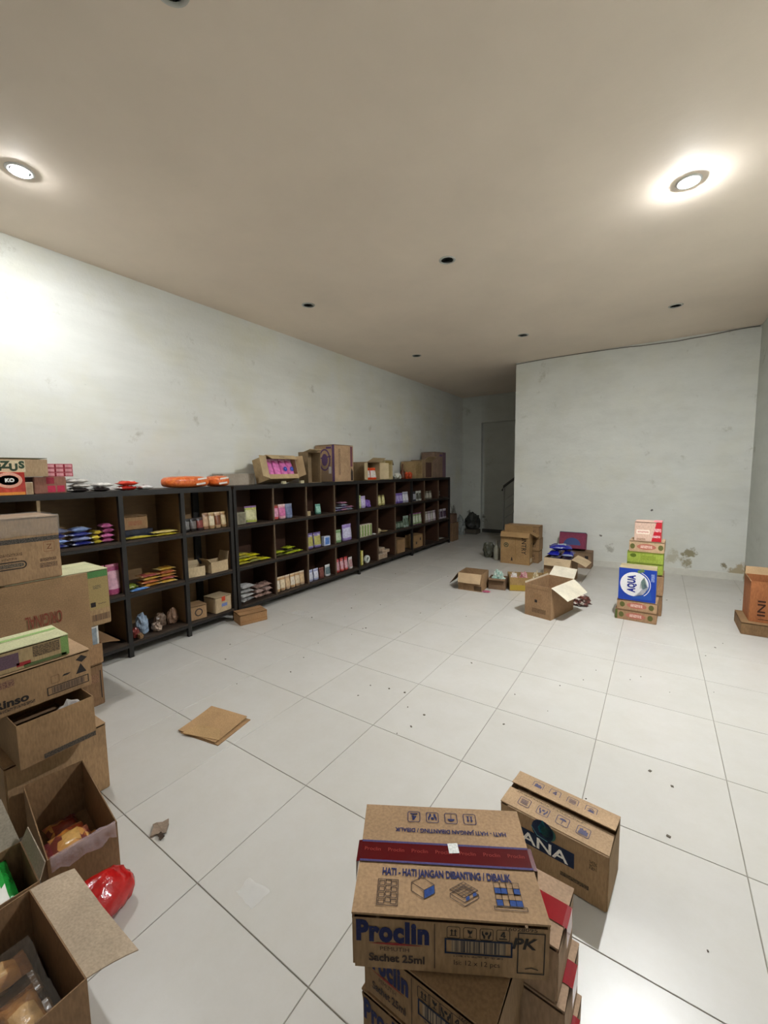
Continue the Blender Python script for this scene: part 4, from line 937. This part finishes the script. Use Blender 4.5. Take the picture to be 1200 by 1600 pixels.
for k, (y, z, a, c) in enumerate([(1.75, 0, 6, ('#b8281e', '#ddd6d0', '#d84a34')), (1.765, .042, -8, ('#c93a26', '#c93a26', '#e0d8d2')), (1.905, 0, 8, ('#d9d4d0', '#b8281e', '#a83a34'))]):
    pack('sachet', 'red_packet', ('lower red', 'upper red', 'right-hand white')[k]+' packet in the red and white pile, near shelf top', 'packet', (-3.93, y, ZT+z), PI/2+R(a), (.14, .17-.04*(k == 2), .04), c, 'red and white packets on near shelf top')
OR = motley('#d9662a', '#e07a3a', '#c85a24', 60)
for k, (y, l, lb) in enumerate([(2.335, .46, 'long'), (2.69, .22, 'short')]):
    bm = bmesh.new(); bmesh.ops.create_icosphere(bm, subdivisions=4, radius=1)
    for v in bm.verts:
        q = v.co; f = 1/(abs(q.x)**3.2+abs(q.y)**3.2+abs(q.z)**3.2)**(1/3.2)
        p = Vector((q.x*f*l/2, q.y*f*.11, (q.z*f+1)*.0575)); v.co = p+Vector((0, 0, .006*noise.noise(p*30)*(p.z > .01)))
    o = obj('cracker_bag', bm, OR, None, True); o.location = (-3.97, y, ZT); o.rotation_euler = (0, 0, PI/2)
    tag(o, lb+' clear bag of orange crackers lying on near shelf top', 'bag', 'orange cracker bags')
    for q in (-.02, .03): panel(o, 'label_strip', (l, .226, .116), 'front', (.10, .0)[k]+q*.3, q, .10, .018, ink('#e0d9d0'), .12, .004)
    panel(o, 'label_strip', (l, .2, .119), 'top', .0, .02, l*.7, .03, ink('#ddd5cc'), .05, .002)
# long unit
o, d = ctop('pale grey flat carton against the wall at the start of the long shelf top', (-4.28, -4.08), (2.84, 3.28), .145, GREYC, flapm=card('#b0ab9c'))
d = (.48, .26, .30)
o = thing('display_carton', 'tilted display carton with flaps showing pink packs, long shelf top', 'box', (-4.02, 3.60, ZT+.036), PI/2, None, (R(-14), 0, PI/2))
bm = bmesh.new()
for c_, s_ in (((0, 0, .0025), (d[0], d[1], .005)), ((0, d[1]/2-.0025, d[2]/2), (d[0], .005, d[2])), ((-d[0]/2+.0025, 0, d[2]/2), (.005, d[1]-.01, d[2]-.01)), ((d[0]/2-.0025, 0, d[2]/2), (.005, d[1]-.01, d[2]-.01)), ((0, 0, d[2]-.0025), (d[0], d[1], .005)), ((0, -d[1]/2+.0025, .03), (d[0], .005, .055))): add_box(bm, s_, c_)
obj('body', bm, card('#b89a6c'), o)
f = obj('flap', wavy_slab(d[0]-.02, .10, .004, .0, 3, .02), card('#bfa274'), o); f.matrix_local = Matrix.Translation((0, -d[1]/2, d[2])) @ Matrix.Rotation(PI, 4, 'Z') @ Matrix.Rotation(R(-42), 4, 'X')
drawing(f, 'logo', (.1, .1, 0), 'top', .02, .05, [('l', rrect(.07, .022, .5), .006, True, 0)], [BROWNI])
f = obj('flap', wavy_slab(d[2]-.02, .16, .004, .0, 3, .015), card('#c4a97c'), o); f.matrix_local = Matrix.Translation((-d[0]/2, -d[1]/2, d[2]/2)) @ Euler((0, R(-90), R(0))).to_matrix().to_4x4() @ Matrix.Rotation(R(112), 4, 'X')
f = obj('flap', wavy_slab(d[2]-.02, .10, .004, .0, 3, .015), card('#b39468'), o); f.matrix_local = Matrix.Translation((d[0]/2, -d[1]/2, d[2]/2)) @ Euler((0, R(90), 0)).to_matrix().to_4x4() @ Matrix.Rotation(R(150), 4, 'X')
PK = motley('#d86ab0', '#e79ad0', '#b03a7c', 26)
for k in range(4):
    e = pack('pouch', 'pink_pack', ORD[k]+' of four pink packs in the tilted display carton', 'pack', (0, 0, 0), 0, (.105, .262, .10), (PK, '#e8b4dc', '#e07ab8'), 'pink packs in the display carton')
    e.matrix_world = o.matrix_basis @ Matrix.Translation((-.165+.11*k, -.062, .008))
    if k in (2, 3): drawing(e, 'logo', (.105, .085, .262), 'front', 0, -.01, [('f', circ(.03, 16), 0), ('f', circ(.012, 10), 1)], [ink('#3f4fb0'), ink('#7f9fe0')], 0, .004)
for q, y in (('left', 3.55), ('right', 3.86)): pack('smallbox', 'wedge_block', q+' pale block in front of the tilted display carton', 'block', (-3.872, y, ZT), PI/2, (.06, .03, .035), ('#cbbf9c', '#ddd0ac', '#b8ac8a'))
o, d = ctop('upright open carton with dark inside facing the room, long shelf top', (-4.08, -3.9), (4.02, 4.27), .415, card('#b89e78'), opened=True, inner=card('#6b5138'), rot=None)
bpy.data.objects.remove([c for c in o.children if c.name.startswith('body')][0])
bm = bmesh.new(); w, dd, h = d
for c_, s_ in (((0, dd/2-.0025, h/2), (w, .005, h)), ((-w/2+.0025, 0, h/2), (.005, dd-.01, h)), ((w/2-.0025, 0, h/2), (.005, dd-.01, h)), ((0, 0, .0025), (w-.01, dd-.01, .005)), ((0, 0, h-.0025), (w-.01, dd-.01, .005))): add_box(bm, s_, c_)
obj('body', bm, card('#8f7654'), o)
f = obj('flap', wavy_slab(w-.01, .12, .004, .01, 3, .01), card('#c2a980'), o); f.matrix_local = Matrix.Translation((0, -.0, h+.002)) @ Matrix.Rotation(PI, 4, 'Z') @ Matrix.Rotation(R(12), 4, 'X')
o, d = ctop('tallest carton with purple print and clear tape, long shelf top', (-4.28, -3.90), (4.56, 5.0), .54, card('#b08d68'), front='y')
drawing(o, 'logo', d, 'front', .0, .05, [('l', [(x*.10, y*.15) for x, y in circ(1, 20)], .022, True, 0), ('f', [(x*.06, y*.09) for x, y in circ(1, 14)], 0), ('l', [(-.12, .02), (.12, .05)], .02, False, 0)], [PURI])
panel(o, 'printed_band', d, 'front', .165, 0, .045, .53, PURI); panel(o, 'printed_band', d, 'front', .08, .225, .10, .03, PURI); panel(o, 'label_sticker', d, 'front', .05, -.14, .18, .2, ink('#9c8268')); panel(o, 'label_sticker', d, 'front', .10, -.10, .05, .10, ink('#d0c8c0'), 0, .0016)
panel(o, 'small_print', d, 'right', -.11, .02, .05, .38, smudge('#4a3a34', '#b08d68')); panel(o, 'printed_band', d, 'right', .17, .1, .05, .30, ink('#6b4048')); drawing(o, 'torn_notch', d, 'right', .17, -.17, [('f', [(-.02, -.09), (.03, -.09), (.035, .04), (.0, .1), (-.02, .03)], 0)], [ink('#2f2620')])
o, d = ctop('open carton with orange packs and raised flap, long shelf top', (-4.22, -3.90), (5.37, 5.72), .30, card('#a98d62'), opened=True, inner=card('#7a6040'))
bpy.data.objects.remove([c for c in o.children if c.name.startswith('body')][0])
bm = bmesh.new(); w, dd, h = d
for c_, s_ in (((0, dd/2-.0025, h/2), (w, .005, h)), ((-w/2+.0025, 0, h/2), (.005, dd-.01, h)), ((w/2-.0025, 0, h/2), (.005, dd-.01, h)), ((0, 0, .0025), (w-.01, dd-.01, .005)), ((0, .0, h-.0025), (w, dd, .005))): add_box(bm, s_, c_)
obj('body', bm, card('#a88c62'), o)
f = obj('flap', wavy_slab(w+.03, .13, .004, .01, 3, .01), card('#c0aa80'), o); f.matrix_local = Matrix.Translation((0, -dd/2, h)) @ Matrix.Rotation(PI, 4, 'Z') @ Matrix.Rotation(R(24), 4, 'X')
f = obj('flap', wavy_slab(h-.02, .15, .004, 0, 3, .01), card('#c9b48a'), o); f.matrix_local = Matrix.Translation((w/2, -dd/2, h/2)) @ Euler((0, R(90), 0)).to_matrix().to_4x4() @ Matrix.Rotation(R(140), 4, 'X')
f = obj('flap', wavy_slab(h-.02, .14, .004, 0, 3, .01), card('#c4ae84'), o); f.matrix_local = Matrix.Translation((-w/2, -dd/2, h/2)) @ Euler((0, R(-90), 0)).to_matrix().to_4x4() @ Matrix.Rotation(R(105), 4, 'X')
for k in range(2):
    pack('pouch', 'orange_pack', ('left', 'right')[k]+' of two orange and white packs inside the open carton, long shelf top', 'pack', (-3.99, 5.465+.165*k, ZT+.006), PI/2, (.155, .20, .1), ('#d8431c', '#e0562a', '#ddd3cb'), 'orange packs in the open carton')
o, d = ctop('cream printed carton right of the orange pack carton, long shelf top', (-4.2, -3.93), (5.90, 6.17), .34, card('#b3a071'))
panel(o, 'printed_panel', d, 'front', .0, .12, .2, .06, ink('#8a7440')); panel(o, 'small_print', d, 'front', 0, -.02, .16, .2, smudge('#7a6338', '#b3a071'))
flap(o, d, 'right', .1, 150, card('#6b563a'))
tag(link('white_pack', crumple_mesh(.17, .14, .11, motley('#d9d8cf', '#c9cfc2', '#8f8a72', 40), 71)), 'white crumpled pack left of the amber bottle, long shelf top', 'pack').location = (-4.0, 6.42, ZT)
o = lathe('amber_bottle', [(.001, 0), (.045, 0), (.048, .02), (.048, .13), (.02, .17), (.014, .19), (.014, .28), (.001, .285)], plain('amber_plastic', '#5a2b18', .25), None, 16); o.location = (-4.0, 6.62, ZT); tag(o, 'dark amber bottle with long neck, long shelf top', 'bottle')
for k, y in enumerate((6.73, 6.86)): tag(link('orange_pack', crumple_mesh(.09, .12, .13, gloss('#b84420'), 81+k)), ('left', 'right')[k]+' orange crumpled pack right of the amber bottle', 'pack', 'orange crumpled packs on long shelf top').location = (-3.98, y, ZT)
o, d = ctop('brown carton with dark print left of the dim carton, long shelf top', (-4.25, -3.93), (6.98, 7.27), .34, card('#a38658')); panel(o, 'small_print', d, 'front', 0, 0, .22, .16, smudge('#6a5231', '#a38658'))
o, d = ctop('dim carton with a dark reddish opening painted on, long shelf top', (-4.25, -3.93), (7.36, 7.72), .37, card('#947a58'), seam=False); panel(o, 'painted_opening', d, 'front', 0, -.02, .26, .3, card('#553a30')); flap(o, d, 'front', .12, 60, card('#a68b64'))  # body is closed; a flat dark panel paints the shaded inside
o, d = ctop('tall carton with purple stripe at the far end of the long shelf top', (-4.25, -3.93), (7.82, 8.36), .545, card('#8f7460'))
for v_ in (.14, .225): panel(o, 'printed_band', d, 'front', v_, 0, .05, .53, ink('#5d4460'))
panel(o, 'printed_band', d, 'front', .02, .2, .14, .04, PURI)

# ------------------------------------------------------------------ goods in the cubbies
NUM = {2: 'two', 3: 'three', 4: 'four', 5: 'five', 6: 'six'}
def cell(place, xf, z, entries):
    for e in entries:
        kind, n, y0, y1, dims, cols, desc = e[:7]; op = e[7] if len(e) > 7 else {}
        for i in range(n):
            y = y0 if n == 1 else y0+(y1-y0)*i/(n-1)
            lb = (desc if n == 1 else f'{ORD[i]} of {NUM[n]} {desc}')+', '+place
            nm = op.get('name', {'pouch': 'pouch', 'sachet': 'packet', 'smallbox': 'pack', 'crumple': 'crumpled_bag'}[kind])
            depth = dims[2] if kind == 'pouch' else dims[0] if kind == 'sachet' else dims[1]
            c = cols[i % len(cols)] if isinstance(cols[0], (tuple, list)) else cols
            dims_k = (dims[1], dims[0], dims[2]) if kind == 'crumple' else dims
            x = xf-op.get('x', .05)-depth/2
            pack(kind, nm, lb, op.get('cat', nm.replace('_', ' ').split()[-1]), (x, y, z+.001+op.get('z', 0)+op.get('dz', 0)*i), PI/2+R(op.get('rz', 0)+rnd.uniform(-1, 1)*op.get('j', 4)), dims_k, c, f'{desc}, {place}' if n > 1 else None)
def pile(place, xf, z, y0, y1, stacks, layers, dims, cols, desc, x=.05, j=14, jl=0):
    """flat packets in side-by-side heaps, bottom to top"""
    w, l, t = dims
    l = min(l, (y1-y0)/stacks*1.0); dims = (w, l, t); j = min(j, 9) if stacks > 1 else j
    for s_ in range(stacks):
        y = y0+(y1-y0)*(s_+.5)/stacks
        L = layers if isinstance(layers, int) else layers[s_]
        for k in range(L):
            pos = ('left', 'right') if stacks == 2 else ('left', 'middle', 'right') if stacks == 3 else ('',) if stacks == 1 else ('leftmost', 'second', 'third', 'rightmost')
            lay = ('bottom', 'second', 'third', 'fourth', 'fifth', 'sixth')[k] if k < L-1 or L == 1 else 'top'
            if L == 1: lay = 'single'
            nm = f'{lay} of {pos[s_]} heap of {desc}'.replace('  ', ' ')
            c = cols[(s_*2+k) % len(cols)] if isinstance(cols[0], (tuple, list)) else cols
            pack('sachet', 'packet', nm+', '+place, 'packet', (xf-x-w/2+rnd.uniform(-.01, .01)-jl*k, y+rnd.uniform(-.012, .012), z+.001+k*t*1.16), PI/2+R(rnd.uniform(-j, j)), dims, c, f'{desc}, {place}')
XN, XL_ = -3.80, -3.85
def N(row, colname): return f'{row} row, {colname} column of near shelf'
def Lg(row, colname): return f'{row} row, {colname} column of long shelf'
z3, z2, z1 = ZN[2], ZN[1], ZN[0]
BM = motley('#2a2f7c', '#9fb0d4', '#6a70a0', 24)
BL = [(BM, '#aebce0', '#9fb4dc'), ('#8fa6d8', BM, '#d6dbe8'), (BM, '#cfd3de', BM), ('#7f86a8', '#c8cad4', BM)]
pile(N('top', 'third-last'), XN, z3, 1.135, 1.435, 2, [4, 4], (.12, .16, .034), BL, 'blue packets')
pile(N('top', 'third-last'), XN, z3, 1.445, 1.505, 1, 3, (.12, .07, .034), [('#d8c040', '#e6d878', '#c9b2a0')], 'yellow packets', j=4)
pile(N('top', 'third-last'), XN, z3, 1.51, 1.605, 1, 4, (.12, .115, .036), [('#b85a8c', '#d58fb0', '#c878a0')], 'pink packets', j=3)
cell(N('middle', 'third-last'), XN, z2, [('pouch', 2, 1.46, 1.572, (.105, .27, .06), ('#b04a78', '#c9708e', '#d9a8b8'), 'magenta pouches')])
P = N('top', 'second-last')
cell(P, XN, z3, [('smallbox', 1, 1.83, 0, (.3, .22, .07), ('#1f2438', '#262b40', '#1f2438'), 'dark navy pack under a small carton', {'x': .16}), ])
d = (.245, .19, .125); o = carton('carton', 'small brown carton with red print inside the near shelf, top row', (-4.07, 1.82, z3+.0725), PI/2, d, card('#a07a50')); panel(o, 'small_print', d, 'front', .01, -.005, .12, .04, smudge('#8c4a34', '#a07a50'))
pile(P, XN, z3, 1.69, 2.14, 2, [1, 2], (.10, .25, .022), [('#b8a52c', '#c9b83a', '#d0c060'), ('#c4b070', '#cbbb58', '#b8a040')], 'long yellow packets', x=.02, j=5)
P = N('middle', 'second-last')
GO = [('#c08a3a', '#d8b070', '#a85a3a'), ('#b0603c', '#d89a60', '#c08a50'), ('#c9a040', '#e0c888', '#b07a30'), ('#a8504a', '#d0a070', '#c98a50')]
pile(P, XN, z2, 1.80, 2.12, 2, [4, 5], (.13, .17, .026), GO, 'golden packets', j=28)
cell(P, XN, z2, [('sachet', 1, 1.73, 0, (.08, .1, .05), ('#8a9a3c', '#a8b050', '#6b7a30'), 'green packet', {'x': .08, 'z': .0}), ('sachet', 1, 1.755, 0, (.05, .16, .02), ('#4a78b8', '#7aa0d0', '#88a8d8'), 'flat blue packet', {'x': .0, 'rz': 6})])
P = N('bottom', 'second-last')
cell(P, XN, z1, [('crumple', 1, 1.81, 0, (.10, .10, .19), ('#9fb2c8',), 'pale blue crumpled bag', {'x': .09}), ('crumple', 1, 1.725, 0, (.06, .07, .09), ('#8a3a34',), 'dull red crumpled bag', {'x': .06}), ('crumple', 1, 1.915, 0, (.11, .08, .08), ('#b09a88',), 'beige crumpled bag', {'x': .05}), ('crumple', 1, 2.0, 0, (.07, .11, .13), ('#7a6454',), 'brown crumpled bag', {'x': .13}), ('crumple', 1, 2.105, 0, (.075, .10, .15), ('#8a6a55',), 'rust crumpled bag', {'x': .1}), ('crumple', 1, 1.74, 0, (.07, .04, .05), ('#8c6c4c',), 'small tan crumpled bag', {'x': .01})])
P = N('top', 'last')
cell(P, XN, z3, [('pouch', 3, 2.255, 2.40, (.075, .13, .05), [('#1c1a1a', '#2c2828', '#6a6664'), ('#241f20', '#3a3436', '#6a6260'), ('#2e2224', '#4a3c3c', '#7c3a34')], 'black pouches'), ('pouch', 4, 2.465, 2.675, (.068, .17, .055), [('#8a6448', '#a8846a', '#c0a080'), ('#a8845c', '#c9b080', '#d8c8a8'), ('#b8946c', '#d0b490', '#7a4a30'), ('#9c7850', '#c0a070', '#d0b890')], 'brown coffee pouches')])
d = (.17, .15, .10); o = open_carton('display_box', 'cream open display box, left in middle row, last column of near shelf', (-3.90, 2.325, z2+.001), R(78), d, card('#c4ac84'), flaps=[('back', .05, 40)], cat='box')
d = (.2, .17, .115); o = open_carton('display_box', 'cream open display box, right in middle row, last column of near shelf', (-3.90, 2.565, z2+.001), R(91), d, card('#b89e76'), flaps=[('right', .09, 12), ('left', .05, 40)], cat='box')
d = (.17, .17, .145); o = carton('carton', 'small brown carton with round logo, bottom row of near shelf', (-3.91, 2.315, z1+.001), R(84), d, card('#a07c54')); drawing(o, 'logo', d, 'front', 0, 0, [('l', circ(.035, 14), .012, True, 0)], [BROWNI])
d = (.2, .19, .17); o = carton('carton', 'pale carton with red label and blue print, bottom row of near shelf', (-3.91, 2.58, z1+.001), R(94), d, card('#bba27c')); panel(o, 'printed_label', d, 'front', 0, .055, .045, .05, ink('#b8442a')); panel(o, 'logo', d, 'front', .01, -.01, .07, .035, ink('#6a78a8'))
d = (.3, .2, .115); o = carton('carton', 'small brown carton on the floor between the two shelf units', (-3.655, 2.80, 0), R(73), d, card('#a07548'), lift=.004); panel(o, 'printed_line', d, 'front', 0, -.02, .29, .006, ink('#8a5f38'))

z3, z2, z1 = ZL[2], ZL[1], ZL[0]
P = Lg('top', 'first'); cell(P, XL_, z3, [('smallbox', 1, 2.93, 0, (.12, .1, .14), ('#8a8470', '#9a9480', '#7c7664'), 'grey box'), ('pouch', 1, 3.08, 0, (.17, .2, .07), (motley('#a8ad50', '#7a8a48', '#c0b870', 30), '#8a6a98', '#c9c498'), 'olive and purple pouch')])
YL = [('#b0a23a', '#c9c030', '#8f8a50'), ('#c8c020', '#d8d040', '#a09030'), ('#8f8a48', '#a8a050', '#b0a868')]
pile(Lg('middle', 'first'), XL_, z2, 2.86, 3.33, 3, [4, 3, 1], (.13, .15, .03), YL, 'yellow packets', j=30)
P = Lg('bottom', 'first')
pile(P, XL_, z1, 2.86, 3.08, 1, 4, (.17, .21, .045), [('#9a9896', '#c0bebc', '#7c7a78'), ('#b8b6b4', '#8d8b89', '#d0cecc')], 'silver packets', j=18)
pile(P, XL_, z1, 3.08, 3.34, 2, 3, (.15, .12, .05), [('#9a7c70', '#b89c90', '#7a6058'), ('#a89088', '#8a7064', '#c4aca0')], 'brownish packets', j=12)
P = Lg('top', 'second'); cell(P, XL_, z3, [('pouch', 3, 3.44, 3.67, (.11, .185, .07), [('#b84a4a', '#8a5a40', '#d898b0'), ('#d8a0a8', '#e0c0c0', '#d070a0'), ('#7a84a0', '#8a94b0', '#6a7494')], 'refill pouches')])
pile(Lg('middle', 'second'), XL_, z2, 3.42, 3.88, 3, [2, 3, 1], (.13, .15, .03), [('#4a4a24', '#5a5a2c', '#6b6a34'), ('#a0a828', '#b8c030', '#8a9030'), ('#b0b830', '#c8d040', '#9aa030')], 'olive green packets', j=24)
cell(Lg('bottom', 'second'), XL_, z1, [('pouch', 6, 3.43, 3.86, (.082, .185, .06), [('#c09a6c', '#d8c0a0', '#e0d4c0'), ('#b89068', '#d0b898', '#dcc8a8'), ('#c0a080', '#d8c8b0', '#d8b890')], 'cream snack pouches')])
cell(Lg('top', 'third'), XL_, z3, [('smallbox', 1, 3.99, 0, (.05, .03, .06), ('#c0ac88', '#c0ac88', '#a8946c'), 'small cream card', {'x': .03}), ('pouch', 1, 4.22, 0, (.10, .14, .08), ('#5a9080', '#7ab0a0', '#8fc0b0'), 'teal pouch')])
cell(Lg('middle', 'third'), XL_, z2, [('pouch', 2, 4.03, 4.185, (.14, .215, .075), (motley('#7a6a9c', '#a8a0b8', '#c9c0a0', 30), '#6a5a90', '#b0a860'), 'purple printed pouches'), ('smallbox', 1, 4.36, 0, (.12, .06, .135), ('#c4cce0', '#d8dce8', '#5a80c0'), 'white and blue box')])
cell(Lg('bottom', 'third'), XL_, z1, [('pouch', 2, 4.02, 4.13, (.1, .16, .06), ('#a0a4c8', '#c0c4dc', '#d0d0dc'), 'lavender white pouches'), ('pouch', 1, 4.245, 0, (.09, .15, .06), ('#6b3a34', '#8a5a50', '#7c4840'), 'dark red pouch'), ('pouch', 1, 4.38, 0, (.11, .165, .07), ('#c9c9c9', '#dadada', '#6a7c80'), 'white and grey pouch')])
pile(Lg('top', 'fourth'), XL_, z3, 4.56, 5.0, 3, [2, 4, 2], (.13, .15, .03), [('#7a6a94', '#8a8a9c', '#6b5a84'), ('#8d92a0', '#a0a4b0', '#70788c'), ('#a8748c', '#b890a0', '#8d5a74')], 'purple grey packets', j=20)
cell(Lg('middle', 'fourth'), XL_, z2, [('pouch', 1, 4.63, 0, (.13, .19, .07), ('#7c9c6c', '#98b488', '#b4c4a4'), 'green pouch'), ('pouch', 1, 4.85, 0, (.23, .25, .09), ('#9a84c0', '#a894cc', '#c8c4dc'), 'large lavender pouch')])
cell(Lg('bottom', 'fourth'), XL_, z1, [('pouch', 3, 4.60, 4.80, (.08, .205, .07), (motley('#b84840', '#c88088', '#b04a70', 30), '#a83a3a', '#d0a0a8'), 'red and pink pouches'), ('pouch', 1, 4.91, 0, (.095, .18, .07), ('#cfc4c0', '#d8d0cc', '#b89090'), 'white pouch')])
cell(Lg('top', 'fifth'), XL_, z3, [('pouch', 1, 5.15, 0, (.11, .21, .06), ('#a8b878', '#b8c888', '#c8d0a0'), 'pale green pouch'), ('pouch', 1, 5.265, 0, (.115, .195, .06), ('#b0a0cc', '#bcaed4', '#c8bcdc'), 'lavender pouch'), ('crumple', 1, 5.41, 0, (.13, .15, .13), ('#7a5aa8',), 'purple crumpled bag')])
cell(Lg('middle', 'fifth'), XL_, z2, [('smallbox', 5, 5.13, 5.43, (.064, .07, .2), ('#d0c8b0', '#d8c8b8', '#8aa060'), 'white and green boxes', {'j': 1}), ('sachet', 1, 5.515, 0, (.06, .08, .025), ('#d0ccc8', '#d0ccc8', '#d0ccc8'), 'small flat white packet', {'x': .02})])
cell(Lg('bottom', 'fifth'), XL_, z1, [('smallbox', 1, 5.18, 0, (.055, .05, .235), ('#c0b048', '#d0c468', '#d8d090'), 'tall yellow box')])
o = lathe('tape_roll', [(.035, -.02), (.062, -.02), (.064, -.015), (.064, .015), (.062, .02), (.035, .02), (.035, -.02)], plain('white_roll', '#cfd2ca', .5), None, 24); o.location = (-3.93, 5.345, z1+.066); o.rotation_euler = (0, PI/2, 0); tag(o, 'white round roll standing on edge, bottom row, fifth column of long shelf', 'roll')
cell(Lg('top', 'sixth'), XL_, z3, [('pouch', 2, 5.73, 5.84, (.085, .19, .06), ('#a89c60', '#5a5034', '#d0c890'), 'yellow and black pouches')])
cell(Lg('middle', 'sixth'), XL_, z2, [('crumple', 1, 5.72, 0, (.11, .14, .085), ('#c4b48c',), 'cream crumpled bag'), ('sachet', 1, 5.88, 0, (.09, .13, .03), ('#a89468', '#b8a478', '#c8b890'), 'tan flat packet')])
for k, (y, w, h_, z) in enumerate([(5.77, .26, .09, 0), (5.86, .22, .05, .091), (5.74, .16, .05, .142)]): pack('smallbox', 'pale_box', ('bottom', 'middle', 'top')[k]+' of three pale boxes, bottom row, sixth column of long shelf', 'box', (-3.97, y, z1+.001+z), PI/2, (w, .16, h_), ('#b09c88', '#c0b09c', '#a89078'), 'pale boxes in the sixth column')
cell(Lg('top', 'seventh'), XL_, z3, [('pouch', 3, 6.24, 6.44, (.105, .185, .07), ('#6a5498', '#7c68a8', '#9c8cc0'), 'purple pouches'), ('pouch', 2, 6.54, 6.64, (.1, .2, .07), ('#9a98a8', '#b4b2bc', '#c8c6cc'), 'silver pouches')])
cell(Lg('middle', 'seventh'), XL_, z2, [('pouch', 3, 6.25, 6.46, (.1, .13, .06), ('#3a4a3a', '#4c5c4c', '#6a786a'), 'dark green pouches'), ('pouch', 2, 6.55, 6.65, (.095, .215, .06), ('#8a9c90', '#a0b0a4', '#586858'), 'grey green pouches')])
d = (.27, .2, .26); carton('carton', 'small brown carton, bottom row, seventh column of long shelf', (-3.99, 6.37, z1+.001), PI/2, d, card('#97744c'))
cell(Lg('top', 'eighth'), XL_, z3, [('pouch', 2, 6.83, 6.93, (.1, .185, .06), ('#34343c', '#4a4a54', '#8c8c94'), 'black pouches'), ('pouch', 2, 7.04, 7.15, (.1, .195, .06), ('#a8a8a0', '#bcbcb4', '#54544c'), 'white pouches')])
cell(Lg('middle', 'eighth'), XL_, z2, [('pouch', 4, 6.80, 7.15, (.105, .23, .06), ('#8aa070', '#9a6090', '#c0c8b0'), 'green and purple pouches')])
d = (.36, .2, .25); o = carton('carton', 'brown carton with dark squares, bottom row, eighth column of long shelf', (-3.99, 7.02, z1+.001), PI/2, d, card('#a07c4e'))
for q in (-1, 1): panel(o, 'printed_square', d, 'front', .08*q, .03*q, .05, .05, BROWNI)
cell(Lg('top', 'ninth'), XL_, z3, [('pouch', 3, 7.34, 7.6, (.11, .175, .06), ('#6c6658', '#8a8474', '#a8a294'), 'grey brown pouches')])
cell(Lg('middle', 'ninth'), XL_, z2, [('pouch', 5, 7.32, 7.78, (.105, .22, .06), [('#a09098', '#b8a8b0', '#d0c4c8'), ('#948c84', '#b0a8a0', '#c4bcb4')], 'pale mauve pouches')])
cell(Lg('top', 'tenth'), XL_, z3, [('crumple', 1, 8.12, 0, (.17, .36, .19), ('#a8a8a4',), 'silver crumpled bag')])
cell(Lg('middle', 'tenth'), XL_, z2, [('pouch', 3, 7.96, 8.28, (.14, .215, .06), ('#b0a8b0', '#c8c0c8', '#5a4858'), 'white and dark pouches')])
cell(Lg('bottom', 'tenth'), XL_, z1, [('sachet', 1, 8.12, 0, (.12, .2, .03), ('#b8b4a8', '#b8b4a8', '#b8b4a8'), 'flat pale packet')])
